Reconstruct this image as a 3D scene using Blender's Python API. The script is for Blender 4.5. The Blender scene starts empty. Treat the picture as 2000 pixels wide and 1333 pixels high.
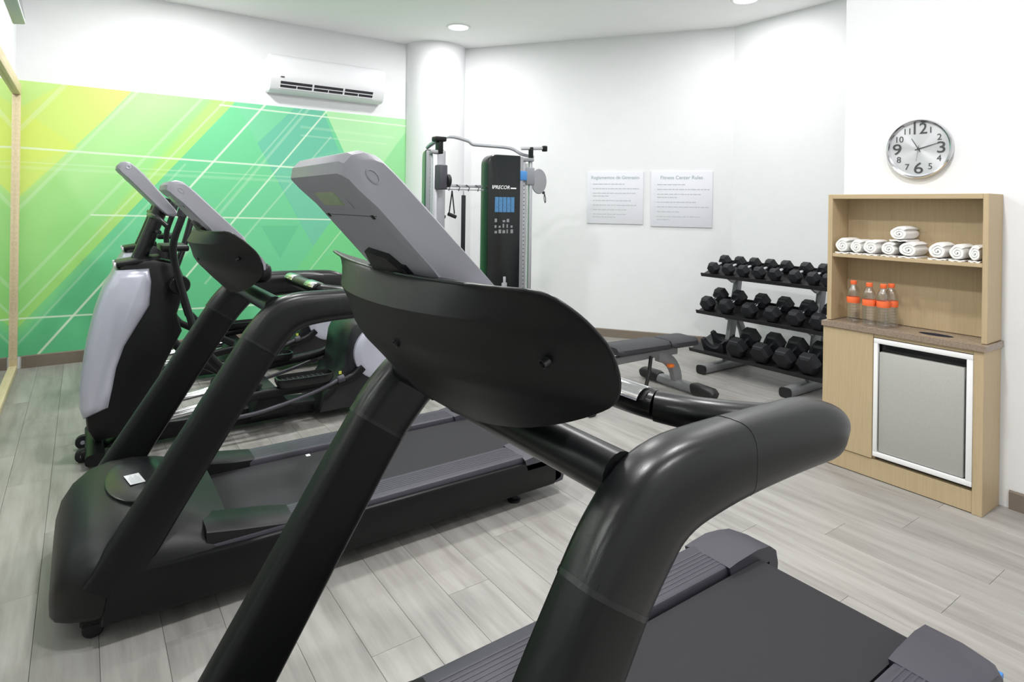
import bpy, math, random
from mathutils import Vector, Matrix
random.seed(7)
R = math.radians
PI = math.pi
scene = bpy.context.scene
col = scene.collection

# ------------------------------------------------------------------ camera
cd = bpy.data.cameras.new('camera'); cam = bpy.data.objects.new('camera', cd); col.objects.link(cam)
FPX = 1190.0
cd.sensor_fit = 'HORIZONTAL'; cd.sensor_width = 36.0; cd.lens = 36.0 * FPX / 2000.0
YAW = R(54.8); ROLL = math.atan(0.014)
fwd = Vector((math.cos(YAW), math.sin(YAW), 0)); rgt = Vector((math.sin(YAW), -math.cos(YAW), 0)); up = Vector((0, 0, 1))
cr = rgt * math.cos(ROLL) + up * math.sin(ROLL)
cu = up * math.cos(ROLL) - rgt * math.sin(ROLL)
m3 = Matrix((cr, cu, -fwd)).transposed()
cam.matrix_world = Matrix.Translation((0, 0, 1.6)) @ m3.to_4x4()
cd.shift_y = -(666.5 - 402.0) / 2000.0
cd.clip_start = 0.02
scene.camera = cam

# ------------------------------------------------------------------ world, exposure
w = bpy.data.worlds.new('world'); scene.world = w; w.use_nodes = True
w.node_tree.nodes['Background'].inputs[0].default_value = (0.9, 0.95, 1.0, 1)
w.node_tree.nodes['Background'].inputs[1].default_value = 0.15
vs = scene.view_settings
vs.view_transform = 'Standard'; vs.look = 'None'; vs.gamma = 1.0; vs.use_curve_mapping = False
vs.exposure = 0.06
LAMP_W = 42.0
CEIL = 3.70

# ------------------------------------------------------------------ materials
def srgb(r, g, b):
    f = lambda c: (c / 255 / 12.92) if c / 255 <= 0.04045 else ((c / 255 + 0.055) / 1.055) ** 2.4
    return (f(r), f(g), f(b), 1)
MATS = {}
def mat(name, c=(200, 200, 200), rough=0.5, metal=0.0, spec=0.5, grain=0.0, gscale=200.0, bump=0.0, coat=0.0, emit=0.0):
    m = bpy.data.materials.new(name); m.use_nodes = True; MATS[name] = m
    nt = m.node_tree; b = nt.nodes['Principled BSDF']
    b.inputs['Base Color'].default_value = srgb(*c)
    b.inputs['Roughness'].default_value = rough
    b.inputs['Metallic'].default_value = metal
    b.inputs['Specular IOR Level'].default_value = spec
    b.inputs['Coat Weight'].default_value = coat
    if emit:
        b.inputs['Emission Color'].default_value = srgb(*c); b.inputs['Emission Strength'].default_value = emit
    if grain or bump:
        tc = nt.nodes.new('ShaderNodeTexCoord'); n = nt.nodes.new('ShaderNodeTexNoise')
        n.inputs['Scale'].default_value = gscale; n.inputs['Detail'].default_value = 3
        nt.links.new(tc.outputs['Object'], n.inputs['Vector'])
        if grain:
            mx = nt.nodes.new('ShaderNodeMix'); mx.data_type = 'RGBA'
            lo = tuple(max(0, v * (1 - grain)) for v in c); hi = tuple(min(255, v * (1 + grain)) for v in c)
            mx.inputs[6].default_value = srgb(*lo); mx.inputs[7].default_value = srgb(*hi)
            nt.links.new(n.outputs['Fac'], mx.inputs[0]); nt.links.new(mx.outputs[2], b.inputs['Base Color'])
        if bump:
            bp = nt.nodes.new('ShaderNodeBump'); bp.inputs['Strength'].default_value = bump; bp.inputs['Distance'].default_value = 0.002
            nt.links.new(n.outputs['Fac'], bp.inputs['Height']); nt.links.new(bp.outputs['Normal'], b.inputs['Normal'])
    return m
mat('wall_white', (233, 234, 236), 0.85, grain=0.01, gscale=6)
mat('ceiling_white', (250, 250, 250), 0.9, grain=0.01, gscale=5)
mat('column_white', (233, 234, 236), 0.8, grain=0.01, gscale=6)
mat('baseboard', (124, 112, 100), 0.6, grain=0.06, gscale=40)
mat('floor_base', (118, 116, 113), 0.7, grain=0.05, gscale=20)
mat('black_plastic', (11, 12, 14), 0.40, spec=0.3, grain=0.05, gscale=300, bump=0.05)
mat('black_gloss', (22, 23, 26), 0.28, spec=0.5, grain=0.03, gscale=200)
mat('charcoal', (15, 16, 18), 0.32, spec=0.42, grain=0.06, gscale=350, bump=0.06)
mat('shield', (15, 16, 18), 0.46, spec=0.4, grain=0.05, gscale=500, bump=0.1)
mat('rail_grey', (62, 61, 70), 0.5, grain=0.06, gscale=300)
mat('belt', (31, 30, 35), 0.72, spec=0.45, grain=0.14, gscale=420, bump=0.2)
mat('hood_grey', (148, 148, 156), 0.45, grain=0.03, gscale=500)
mat('silver_plastic', (188, 190, 204), 0.32, metal=0.25, grain=0.02, gscale=200)
mat('chrome', (215, 215, 218), 0.15, metal=1.0, grain=0.02, gscale=100)
mat('steel_grey', (150, 152, 156), 0.4, metal=0.55, grain=0.04, gscale=150)
mat('bench_grey', (142, 143, 146), 0.42, metal=0.35, grain=0.03, gscale=150)
mat('vinyl', (43, 43, 49), 0.5, grain=0.06, gscale=250, bump=0.1)
mat('rubber', (24, 25, 30), 0.55, spec=0.4, grain=0.08, gscale=220, bump=0.08)
mat('tray_black', (24, 24, 26), 0.45, grain=0.05, gscale=100)
mat('orange_plastic', (232, 120, 40), 0.4, grain=0.03, gscale=90)
mat('bottle_orange', (243, 112, 62), 0.4, grain=0.03, gscale=90)
mat('ac_white', (238, 238, 242), 0.35, grain=0.006, gscale=20)
mat('dark_void', (45, 42, 50), 0.7, grain=0.1, gscale=60)
mat('white_paint', (240, 240, 240), 0.4, grain=0.01, gscale=30)
mat('towel', (243, 242, 240), 0.95, grain=0.03, gscale=700, bump=0.6)
mat('fridge_grey', (178, 177, 173), 0.42, metal=0.1, grain=0.05, gscale=160)
mat('print_grey', (188, 194, 198), 0.8, grain=0.02, gscale=50)
mat('print_head', (160, 176, 180), 0.8, grain=0.02, gscale=50)
mat('poster_white', (226, 227, 234), 0.5, grain=0.01, gscale=40)
mat('print_white', (235, 235, 238), 0.6, grain=0.02, gscale=50)
mat('print_blue', (70, 118, 160), 0.5, grain=0.25, gscale=60)
mat('blue_stripe', (60, 130, 200), 0.4, grain=0.04, gscale=50)
mat('blue_plastic', (70, 130, 190), 0.4, grain=0.04, gscale=50)
mat('trainer_black', (20, 24, 25), 0.22, grain=0.04, gscale=60)
mat('silver_frame', (185, 187, 192), 0.3, metal=0.6, grain=0.03, gscale=120)
mat('lcd', (158, 172, 140), 0.25, grain=0.06, gscale=60)
mat('numeral', (80, 82, 84), 0.4, metal=0.5, grain=0.04, gscale=60)
mat('tv_silver', (200, 204, 208), 0.35, grain=0.02, gscale=60)
mat('tv_screen', (18, 20, 24), 0.12, grain=0.03, gscale=30)
mat('light_diffuser', (255, 253, 248), 0.5, emit=14.0)
mat('sticker', (222, 224, 228), 0.6, grain=0.02, gscale=60)
mat('yellow_mark', (200, 205, 80), 0.5, grain=0.02, gscale=60)

def wood_mat(name, c1, c2, axis='Z', s=1.0, rough=0.5, random_obj=False, stretch=14.0, c3=None):
    m = bpy.data.materials.new(name); m.use_nodes = True; MATS[name] = m
    nt = m.node_tree; b = nt.nodes['Principled BSDF']; b.inputs['Roughness'].default_value = rough
    tc = nt.nodes.new('ShaderNodeTexCoord'); mp = nt.nodes.new('ShaderNodeMapping')
    sc = [stretch * s] * 3; sc['XYZ'.index(axis)] = s
    mp.inputs['Scale'].default_value = sc
    nt.links.new(tc.outputs['Object'], mp.inputs['Vector'])
    src = mp.outputs['Vector']
    if random_obj:
        oi = nt.nodes.new('ShaderNodeObjectInfo'); cmb = nt.nodes.new('ShaderNodeVectorMath'); cmb.operation = 'MULTIPLY_ADD'
        cb = nt.nodes.new('ShaderNodeCombineXYZ')
        for i in range(3): nt.links.new(oi.outputs['Random'], cb.inputs[i])
        cmb.inputs[1].default_value = (91.0, 37.0, 53.0)
        nt.links.new(cb.outputs[0], cmb.inputs[0]); nt.links.new(src, cmb.inputs[2]); src = cmb.outputs[0]
    n1 = nt.nodes.new('ShaderNodeTexNoise'); n1.inputs['Scale'].default_value = 1.6; n1.inputs['Detail'].default_value = 6; n1.inputs['Roughness'].default_value = 0.62
    nt.links.new(src, n1.inputs['Vector'])
    rp = nt.nodes.new('ShaderNodeValToRGB'); e = rp.color_ramp.elements
    e[0].position = 0.32; e[0].color = srgb(*c1); e[1].position = 0.66; e[1].color = srgb(*c2)
    if c3:
        k = e.new(0.5); k.color = srgb(*c3)
    nt.links.new(n1.outputs['Fac'], rp.inputs[0])
    out = rp.outputs[0]
    if random_obj:
        mr = nt.nodes.new('ShaderNodeMapRange'); mr.inputs['To Min'].default_value = 0.90; mr.inputs['To Max'].default_value = 1.05
        nt.links.new(oi.outputs['Random'], mr.inputs['Value'])
        mu = nt.nodes.new('ShaderNodeMix'); mu.data_type = 'RGBA'; mu.blend_type = 'MULTIPLY'; mu.inputs[0].default_value = 1.0
        nt.links.new(out, mu.inputs[6]); nt.links.new(mr.outputs[0], mu.inputs[7]); out = mu.outputs[2]
    nt.links.new(out, b.inputs['Base Color'])
    bp = nt.nodes.new('ShaderNodeBump'); bp.inputs['Strength'].default_value = 0.12; bp.inputs['Distance'].default_value = 0.001
    nt.links.new(n1.outputs['Fac'], bp.inputs['Height']); nt.links.new(bp.outputs['Normal'], b.inputs['Normal'])
    return m
wood_mat('plank', (136, 133, 129), (163, 161, 157), 'Y', 0.9, 0.42, True, 11, (153, 150, 146))
wood_mat('cabinet_wood', (182, 161, 127), (192, 171, 137), 'Z', 3.0, 0.5, False, 22)
wood_mat('cabinet_wood_flat', (182, 161, 127), (192, 171, 137), 'Y', 3.0, 0.5, False, 22)
wood_mat('frame_wood', (205, 186, 150), (222, 204, 170), 'Y', 2.0, 0.5, False, 15)
wood_mat('counter_stone', (128, 112, 98), (158, 142, 126), 'Z', 60.0, 0.25, False, 1)

def brushed_mat():
    m = bpy.data.materials.new('brushed_steel'); m.use_nodes = True; MATS['brushed_steel'] = m
    nt = m.node_tree; b = nt.nodes['Principled BSDF']
    b.inputs['Metallic'].default_value = 0.6; b.inputs['Roughness'].default_value = 0.36
    b.inputs['Anisotropic'].default_value = 0.75
    b.inputs['Base Color'].default_value = srgb(214, 215, 219)
    tg = nt.nodes.new('ShaderNodeTangent'); tg.direction_type = 'RADIAL'; tg.axis = 'X'
    nt.links.new(tg.outputs[0], b.inputs['Tangent'])
brushed_mat()

def clear_mat():
    m = bpy.data.materials.new('clear_pet'); m.use_nodes = True; MATS['clear_pet'] = m
    nt = m.node_tree; nt.nodes.remove(nt.nodes['Principled BSDF'])
    o = nt.nodes['Material Output']
    t = nt.nodes.new('ShaderNodeBsdfTransparent'); t.inputs[0].default_value = (0.93, 0.94, 0.95, 1)
    g = nt.nodes.new('ShaderNodeBsdfGlossy'); g.inputs['Roughness'].default_value = 0.08
    fr = nt.nodes.new('ShaderNodeLayerWeight'); fr.inputs[0].default_value = 0.35
    mr = nt.nodes.new('ShaderNodeMapRange'); mr.inputs['To Min'].default_value = 0.10; mr.inputs['To Max'].default_value = 0.6
    nt.links.new(fr.outputs['Facing'], mr.inputs['Value'])
    mx = nt.nodes.new('ShaderNodeMixShader')
    nt.links.new(mr.outputs[0], mx.inputs[0]); nt.links.new(t.outputs[0], mx.inputs[1]); nt.links.new(g.outputs[0], mx.inputs[2])
    nt.links.new(mx.outputs[0], o.inputs['Surface'])
clear_mat()
def mirror_mat():
    m = bpy.data.materials.new('mirror_glass'); m.use_nodes = True; MATS['mirror_glass'] = m
    b = m.node_tree.nodes['Principled BSDF']
    b.inputs['Base Color'].default_value = srgb(236, 242, 238); b.inputs['Metallic'].default_value = 1.0; b.inputs['Roughness'].default_value = 0.02
mirror_mat()

# mural print: flat procedural pattern of half-planes and stripes in wall metres (x along the wall, z up)
def mural_mat():
    m = bpy.data.materials.new('mural_print'); m.use_nodes = True; MATS['mural_print'] = m
    nt = m.node_tree; b = nt.nodes['Principled BSDF']; b.inputs['Roughness'].default_value = 0.6
    tc = nt.nodes.new('ShaderNodeTexCoord'); sp = nt.nodes.new('ShaderNodeSeparateXYZ')
    nt.links.new(tc.outputs['Object'], sp.inputs[0])
    X, Z = sp.outputs['X'], sp.outputs['Z']
    def math_(op, a, bb, c=None, clamp=False):
        n = nt.nodes.new('ShaderNodeMath'); n.operation = op; n.use_clamp = clamp
        for i, v in enumerate((a, bb, c)):
            if v is None: continue
            if isinstance(v, (int, float)): n.inputs[i].default_value = v
            else: nt.links.new(v, n.inputs[i])
        return n.outputs[0]
    def sdf(p, q):      # >0 on the left of p->q
        dx, dz = q[0] - p[0], q[1] - p[1]; l = math.hypot(dx, dz); a, c = -dz / l, dx / l
        k = -(a * p[0] + c * p[1])
        return math_('MULTIPLY_ADD', Z, c, math_('MULTIPLY_ADD', X, a, k))
    def half(p, q, soft=0.006):
        return math_('MULTIPLY_ADD', sdf(p, q), 1.0 / soft, 0.5, True)
    def poly(pts, soft=0.006):
        A = sum(pts[i][0] * pts[(i + 1) % len(pts)][1] - pts[(i + 1) % len(pts)][0] * pts[i][1] for i in range(len(pts)))
        if A < 0: pts = pts[::-1]
        r = None
        for i in range(len(pts)):
            h = half(pts[i], pts[(i + 1) % len(pts)], soft)
            r = h if r is None else math_('MULTIPLY', r, h)
        return r
    def line(p, q, wd):
        d = math_('ABSOLUTE', sdf(p, q), 0)
        band = math_('MULTIPLY_ADD', d, -1.0 / 0.006, wd / 2 / 0.006 + 0.5, True)
        dx, dz = q[0] - p[0], q[1] - p[1]; l = math.hypot(dx, dz); n = (-dz / l, dx / l)
        e1 = half((p[0] + n[0], p[1] + n[1]), p); e1 = half(p, (p[0] + n[0], p[1] + n[1]))
        # keep between the two ends: left of p->p-n and left of q->q+n
        e1 = half(p, (p[0] - n[0], p[1] - n[1])); e2 = half(q, (q[0] + n[0], q[1] + n[1]))
        return math_('MULTIPLY', band, math_('MULTIPLY', e1, e2))
    base = nt.nodes.new('ShaderNodeRGB'); base.outputs[0].default_value = srgb(112, 206, 150)
    cur = [base.outputs[0]]
    def over(mask, c, a=1.0):
        f = math_('MULTIPLY', mask, a)
        n = nt.nodes.new('ShaderNodeMix'); n.data_type = 'RGBA'
        nt.links.new(f, n.inputs[0]); nt.links.new(cur[0], n.inputs[6]); n.inputs[7].default_value = srgb(*c); cur[0] = n.outputs[2]
    W0, T, BT = -0.6, 2.8, 0.0
    # wide light green band left of the long diagonal, yellowish along its edge
    over(poly([(W0, T), (1.45, T), (1.37, 2.70), (-0.43, 0.33), (-0.70, 0.0), (W0 - .3, 0.0)]), (172, 222, 122))
    over(poly([(W0, T), (1.32, T), (1.23, 2.68), (-0.47, 0.48), (W0, 0.3)], 0.05), (156, 222, 138))
    over(poly([(W0, T), (0.95, T), (W0, 0.75)], 0.35), (182, 230, 156), 0.75)
    # yellow corner
    over(poly([(W0, T), (0.50, T), (0.45, 2.74), (-0.48, 1.54), (W0, 1.38)]), (208, 231, 124))
    over(poly([(W0, T), (-0.06, T), (-0.11, 2.76), (-0.48, 2.26), (W0, 2.1)], 0.03), (196, 230, 140), 0.9)
    over(poly([(-0.41, 2.39), (-0.04, 2.11), (W0, 1.85), (W0, 2.3)], 0.03), (214, 232, 108), 0.8)
    over(poly([(W0, 2.0), (-0.1, 2.0), (-0.48, 1.54), (W0, 1.4)], 0.15), (210, 231, 112), 0.4)
    # lower green shading, flat tints of the print
    over(poly([(-0.43, 0.33), (0.1, 1.03), (1.6, 1.0), (1.6, 0.0), (-0.7, 0.0)], 0.1), (90, 188, 130), 0.7)
    over(poly([(W0, 1.38), (-0.2, 1.9), (0.2, 1.2), (-0.43, 0.33), (W0, 0.2)], 0.12), (142, 212, 112), 0.45)
    # dark teal blade
    over(poly([(1.37, 2.73), (1.32, 2.9), (2.28, 2.9), (2.35, 2.74), (2.82, 1.86), (2.27, 1.08)]), (106, 192, 162))
    over(poly([(1.37, 2.73), (1.32, 2.9), (2.2, 2.9), (1.62, 2.27)]), (124, 210, 156), 0.75)
    over(poly([(1.80, 1.98), (2.60, 2.28), (2.82, 1.86), (2.27, 1.08)]), (118, 200, 164), 0.5)
    # pale green right of the blade
    over(poly([(2.28, 2.9), (4.2, 2.9), (4.2, 2.3), (3.1, 1.3), (2.82, 1.86), (2.35, 2.74)]), (176, 228, 172))
    over(poly([(3.38, 2.45), (3.1, 2.05), (3.1, 1.3), (4.2, 1.3), (4.2, 3.4)], 0.02), (146, 218, 152), 0.9)
    over(poly([(1.67, 1.33), (2.10, 1.33), (1.89, 0.95)]), (92, 190, 142), 0.55)
    over(poly([(2.27, 1.08), (2.82, 1.86), (3.6, 1.2), (3.6, 0), (1.5, 0)]), (116, 210, 136), 0.8)
    lines = [((1.22, 2.665), (4.0, 2.615), .016, .8), ((-.6, 2.085), (2.6, 2.0), .018, .8), ((.07, 1.45), (2.9, 1.39), .015, .8), ((-.6, .475), (2.0, .42), .016, .8),
             ((1.75, 2.78), (-.42, 0), .020, .8), ((2.46, 2.78), (.45, .18), .018, .75),
             ((1.10, 2.78), (-.6, .60), .03, .22), ((1.33, 2.78), (-.6, .36), .02, .3), ((2.17, 2.78), (.5, .61), .016, .25), ((2.24, 2.78), (.6, .63), .03, .2),
             ((2.47, 2.41), (1.1, .70), .02, .25), ((.5, 2.78), (-.6, 1.36), .03, .25), ((2.62, 1.27), (1.9, .38), .016, .35), ((-.1, 2.78), (-.6, 2.1), .04, .25),
             ((-.6, 1.95), (2.0, 1.9), .012, .25), ((-.6, 1.90), (2.0, 1.85), .03, .14), ((2.1, 2.50), (3.3, 2.46), .03, .15), ((2.1, 2.40), (3.2, 2.37), .02, .18), ((.9, 2.0), (-.6, .08), .02, .2)]
    for p, q, wd, a in lines: over(line(p, q, wd), (228, 244, 220), a)
    nt.links.new(cur[0], b.inputs['Base Color'])
mural_mat()

# ------------------------------------------------------------------ mesh helpers
class G:
    def __init__(s): s.v = []; s.f = []
    def add(s, v, f):
        o = len(s.v); s.v += [tuple(p) for p in v]; s.f += [tuple(i + o for i in q) for q in f]; return s
    def xf(s, M, start=0):
        s.v[start:] = [tuple(M @ Vector(p)) for p in s.v[start:]]; return s
    def loft(s, rings, cap=True, closed=True):
        n = len(rings[0]); v = [p for r in rings for p in r]; f = []
        for i in range(len(rings) - 1):
            for j in range(n if closed else n - 1):
                a = i * n + j; b_ = i * n + (j + 1) % n
                f.append((a, b_, b_ + n, a + n))
        if cap and closed:
            f.append(tuple(range(n))[::-1]); f.append(tuple(range((len(rings) - 1) * n, len(rings) * n)))
        return s.add(v, f)
    def box(s, x0, x1, y0, y1, z0, z1):
        v = [(x, y, z) for z in (z0, z1) for x, y in ((x0, y0), (x1, y0), (x1, y1), (x0, y1))]
        return s.add(v, [(3, 2, 1, 0), (4, 5, 6, 7), (0, 1, 5, 4), (1, 2, 6, 5), (2, 3, 7, 6), (3, 0, 4, 7)])
    def rbox(s, x0, x1, y0, y1, z0, z1, r=0.01, n=3):
        r = min(r, (x1 - x0) / 2.01, (y1 - y0) / 2.01, (z1 - z0) / 2.01)
        def ring(ins, z):
            pts = []
            rr = r - ins
            for cx, cy, a0 in ((x1 - r, y1 - r, 0), (x0 + r, y1 - r, 90), (x0 + r, y0 + r, 180), (x1 - r, y0 + r, 270)):
                for k in range(n + 1):
                    a = R(a0 + 90 * k / n); pts.append((cx + rr * math.cos(a), cy + rr * math.sin(a), z))
            return pts
        rings = []
        for k in range(n + 1):
            a = R(90 * k / n); rings.append(ring(r * (1 - math.sin(a)) * 0.999, z0 + r * (1 - math.cos(a))))
        for k in range(n + 1):
            a = R(90 * (n - k) / n); rings.append(ring(r * (1 - math.sin(a)) * 0.999, z1 - r * (1 - math.cos(a))))
        return s.loft(rings)
    def prism(s, pts, y0, y1, r=0.0):
        """polygon in (x,z) extruded along y, edges chamfered by r"""
        A = sum(pts[i][0] * pts[(i + 1) % len(pts)][1] - pts[(i + 1) % len(pts)][0] * pts[i][1] for i in range(len(pts)))
        if A > 0: pts = pts[::-1]
        n = len(pts)
        def inset(d):
            out = []
            for i in range(n):
                p0, p1, p2 = Vector(pts[i - 1]), Vector(pts[i]), Vector(pts[(i + 1) % n])
                a = (p1 - p0).normalized(); b_ = (p2 - p1).normalized()
                na = Vector((a.y, -a.x)); nb = Vector((b_.y, -b_.x))
                q = na + nb; q = q / max(0.35, q.dot(na)) if q.length > 1e-6 else na
                out.append(p1 + q * d)
            return out
        if r:
            st = [(r, y0), (r * .3, y0 + r * .3), (0, y0 + r), (0, y1 - r), (r * .3, y1 - r * .3), (r, y1)]
        else: st = [(0, y0), (0, y1)]
        return s.loft([[(p[0], y, p[1]) for p in inset(d)] for d, y in st])
    def sweep(s, path, size, side=None, n=16, e=2.6, cap=True):
        """path of 3-D points; size per point (a, b) half-extents: a across `side`, b along the other normal; superellipse section"""
        P = [Vector(p) for p in path]; rings = []
        if not isinstance(size, list): size = [size] * len(P)
        pn = None
        for i, p in enumerate(P):
            t = (P[min(i + 1, len(P) - 1)] - P[max(i - 1, 0)]).normalized()
            if side is not None: sd = Vector(side); sd = (sd - t * sd.dot(t)).normalized()
            else:
                if pn is None: pn = Vector((0, 0, 1)) if abs(t.z) < .9 else Vector((1, 0, 0))
                sd = (pn - t * pn.dot(t)).normalized(); pn = sd
            nn = t.cross(sd)
            a, b_ = size[i] if isinstance(size[i], (tuple, list)) else (size[i], size[i])
            ring = []
            for k in range(n):
                th = 2 * PI * k / n; c_, s_ = math.cos(th), math.sin(th)
                cc = math.copysign(abs(c_) ** (2 / e), c_); ss = math.copysign(abs(s_) ** (2 / e), s_)
                ring.append(p + sd * a * cc + nn * b_ * ss)
            rings.append(ring)
        return s.loft(rings, cap)
    def tube(s, path, r, n=12, cap=True): return s.sweep(path, r, None, n, 2.0, cap)
    def lathe(s, prof, n=24, M=None, cap=True):
        st = len(s.v)
        s.loft([[(r * math.cos(2 * PI * k / n), r * math.sin(2 * PI * k / n), z) for k in range(n)] for r, z in prof], cap)
        if M is not None: s.xf(M, st)
        return s
    def build(s, name, material, parent=None, smooth=35, bevel=0):
        me = bpy.data.meshes.new(name); me.from_pydata(s.v, [], s.f)
        import bmesh
        bm = bmesh.new(); bm.from_mesh(me)
        bmesh.ops.recalc_face_normals(bm, faces=bm.faces)
        bm.to_mesh(me); bm.free()
        if smooth:
            for p in me.polygons: p.use_smooth = True
            me.set_sharp_from_angle(angle=R(smooth))
        me.materials.append(MATS[material])
        o = bpy.data.objects.new(name, me); col.objects.link(o)
        if parent: o.parent = parent
        return o
def bez(pts, n=8):
    """Catmull-Rom through points"""
    P = [Vector(p) for p in pts]; out = []
    for i in range(len(P) - 1):
        p0 = P[max(i - 1, 0)]; p1 = P[i]; p2 = P[i + 1]; p3 = P[min(i + 2, len(P) - 1)]
        for k in range(n):
            t = k / n
            out.append(0.5 * ((2 * p1) + (p2 - p0) * t + (2 * p0 - 5 * p1 + 4 * p2 - p3) * t * t + (3 * p1 - p0 - 3 * p2 + p3) * t ** 3))
    out.append(P[-1]); return out
def tag(o, label, cat, group=None, kind=None):
    o['label'] = label
    if cat: o['category'] = cat
    if group: o['group'] = group
    if kind: o['kind'] = kind
    return o
def thing(name, label, cat, loc=(0, 0, 0), rz=0.0, group=None):
    o = bpy.data.objects.new(name, None); o.empty_display_size = 0.1; col.objects.link(o)
    o.location = loc; o.rotation_euler = (0, 0, rz)
    return tag(o, label, cat, group)
def struct(o, label=None, cat=None):
    o['kind'] = 'structure'
    if label: o['label'] = label
    if cat: o['category'] = cat
    return o
def dup(o, parent=None):
    c_ = o.copy(); col.objects.link(c_); c_.parent = parent
    for ch in list(o.children): dup(ch, c_)
    return c_
def text_geo(txt, size, M, extrude=0.0, shear=0.0, bold=0.0, align='CENTER'):
    cu = bpy.data.curves.new('t', 'FONT'); cu.body = txt; cu.size = size; cu.extrude = extrude; cu.shear = shear; cu.offset = bold
    cu.align_x = align; cu.align_y = 'CENTER'; cu.resolution_u = 4
    o = bpy.data.objects.new('t', cu); col.objects.link(o)
    dg = bpy.context.evaluated_depsgraph_get(); me = bpy.data.meshes.new_from_object(o.evaluated_get(dg))
    g = G(); g.add([M @ v.co for v in me.vertices], [tuple(p.vertices) for p in me.polygons])
    bpy.data.objects.remove(o); bpy.data.curves.remove(cu); bpy.data.meshes.remove(me)
    return g

# ------------------------------------------------------------------ room
YB = 7.35            # mural wall
XL = -0.52           # mirror wall
XR = 4.12            # clock wall
XN = 6.13            # recess wall
YF = -1.9            # wall behind the camera
D0 = Vector((3.98, 7.35)); D1 = Vector((6.13, 4.28))   # diagonal wall foot line
def wall_slab(name, p, q, th=0.12, z0=0.0, z1=CEIL, label=None, m='wall_white', cat='wall'):
    p, q = Vector(p), Vector(q); d = (q - p).normalized(); n = Vector((-d.y, d.x)) * th   # thickness on the left of p->q
    P = [p, q, q + n, p + n]
    g = G(); g.loft([[(v.x, v.y, z) for v in P] for z in (z0, z1)])
    return struct(g.build(name, m, smooth=0), label, cat)
wall_slab('wall_left', (XL, YF), (XL, YB), label='white wall on the left behind the long mirror')
wall_slab('wall_back', (XL - .12, YB), (4.3, YB), label='white wall carrying the green mural and air conditioner')
wall_slab('wall_diagonal', D0, D1, label='white angled wall carrying the two rule boards')
wall_slab('wall_recess', (XN, 4.28), (XN, 2.03), label='white wall behind the dumbbell rack')
g = G(); g.box(XR, XN + .12, 1.91, 2.03, 0, CEIL); struct(g.build('wall_return', 'wall_white', smooth=0), 'white return wall between clock wall and dumbbell recess', 'wall')
wall_slab('wall_right', (XR, 1.91), (XR, YF), label='white wall on the right behind the clock and wooden cabinet')
wall_slab('wall_front', (XR + .12, YF), (XL - .12, YF), label='white wall behind the viewer')
g = G(); g.box(XL - .2, XN + .3, YF - .2, YB + .2, CEIL, CEIL + .1)
struct(g.build('ceiling', 'ceiling_white', smooth=0), 'flat white ceiling with round downlights', 'ceiling')
# floor slab with separate planks laid on it
g = G(); g.box(XL - .2, XN + .3, YF - .2, YB + .2, -0.1, -0.008)
floor = struct(g.build('floor', 'floor_base', smooth=0), 'grey wood plank floor', 'floor')
PW, PL, PG = 0.196, 1.24, 0.0012
g = G()
x0, x1, y0, y1 = PG / 2, PW - PG / 2, PG / 2, PL - PG / 2
b_ = 0.0008
g.loft([[(x0, y0, -.008), (x1, y0, -.008), (x1, y1, -.008), (x0, y1, -.008)], [(x0, y0, -b_), (x1, y0, -b_), (x1, y1, -b_), (x0, y1, -b_)],
        [(x0 + b_, y0 + b_, 0), (x1 - b_, y0 + b_, 0), (x1 - b_, y1 - b_, 0), (x0 + b_, y1 - b_, 0)]])
pl0 = g.build('plank', 'plank', floor, smooth=0)
first = True; ncol = int((XN - XL) / PW) + 1; offs = 0.0
for i in range(ncol):
    offs = (offs + 0.37 + random.random() * 0.3) % 1.0
    y = -0.75 - offs * PL
    while y < YB:
        x = XL + i * PW
        inside = True
        if x > XR - .02 and y + PL < 2.03: inside = False
        # beyond the diagonal wall
        t = (x - D0.x) / (D1.x - D0.x); yw = D0.y + t * (D1.y - D0.y)
        if y > yw: inside = False
        # never seen: well behind the lens
        if x * fwd.x + (y + PL) * fwd.y < 0.35: inside = False
        if inside:
            o = pl0 if first else pl0.copy()
            if not first: col.objects.link(o)
            o.parent = floor; o.location = (x, y, 0); first = False
        y += PL
# baseboards
def baseboard(name, p, q, th=0.014, h=0.10):
    p, q = Vector(p), Vector(q); d = (q - p).normalized(); n = Vector((d.y, -d.x)) * th
    P = [p, q, q + n, p + n]; P2 = [p, q, q + n * .6, p + n * .6]
    g = G(); g.loft([[(v.x, v.y, 0) for v in P], [(v.x, v.y, h - .008) for v in P], [(v.x, v.y, h) for v in P2]])
    return struct(g.build(name, 'baseboard', smooth=0))
baseboard('baseboard_back', (XL + .07, YB - .001), (3.6, YB - .001), h=0.12)
baseboard('baseboard_diagonal', (4.12, 7.149), (6.12, 4.294))
baseboard('baseboard_right', (XR - .001, 1.13), (XR - .001, YF))
baseboard('baseboard_recess', (XN - .001, 4.27), (XN - .001, 2.05))
# column in the corner
g = G(); g.lathe([(0.40, 0.0), (0.40, CEIL)], 64, Matrix.Translation((3.86, 7.30, 0)))
struct(g.build('column', 'column_white'), 'round white column in the corner beside the mural', 'column')
# mural
g = G(); g.box(XL + .001, 3.47, -.006, -0.0005, 0.12, 2.715)
mu = g.build('mural', 'mural_print', smooth=0); mu.location = (0, YB, 0)
tag(mu, 'green and yellow geometric wall mural with thin white lines', 'mural')

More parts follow.
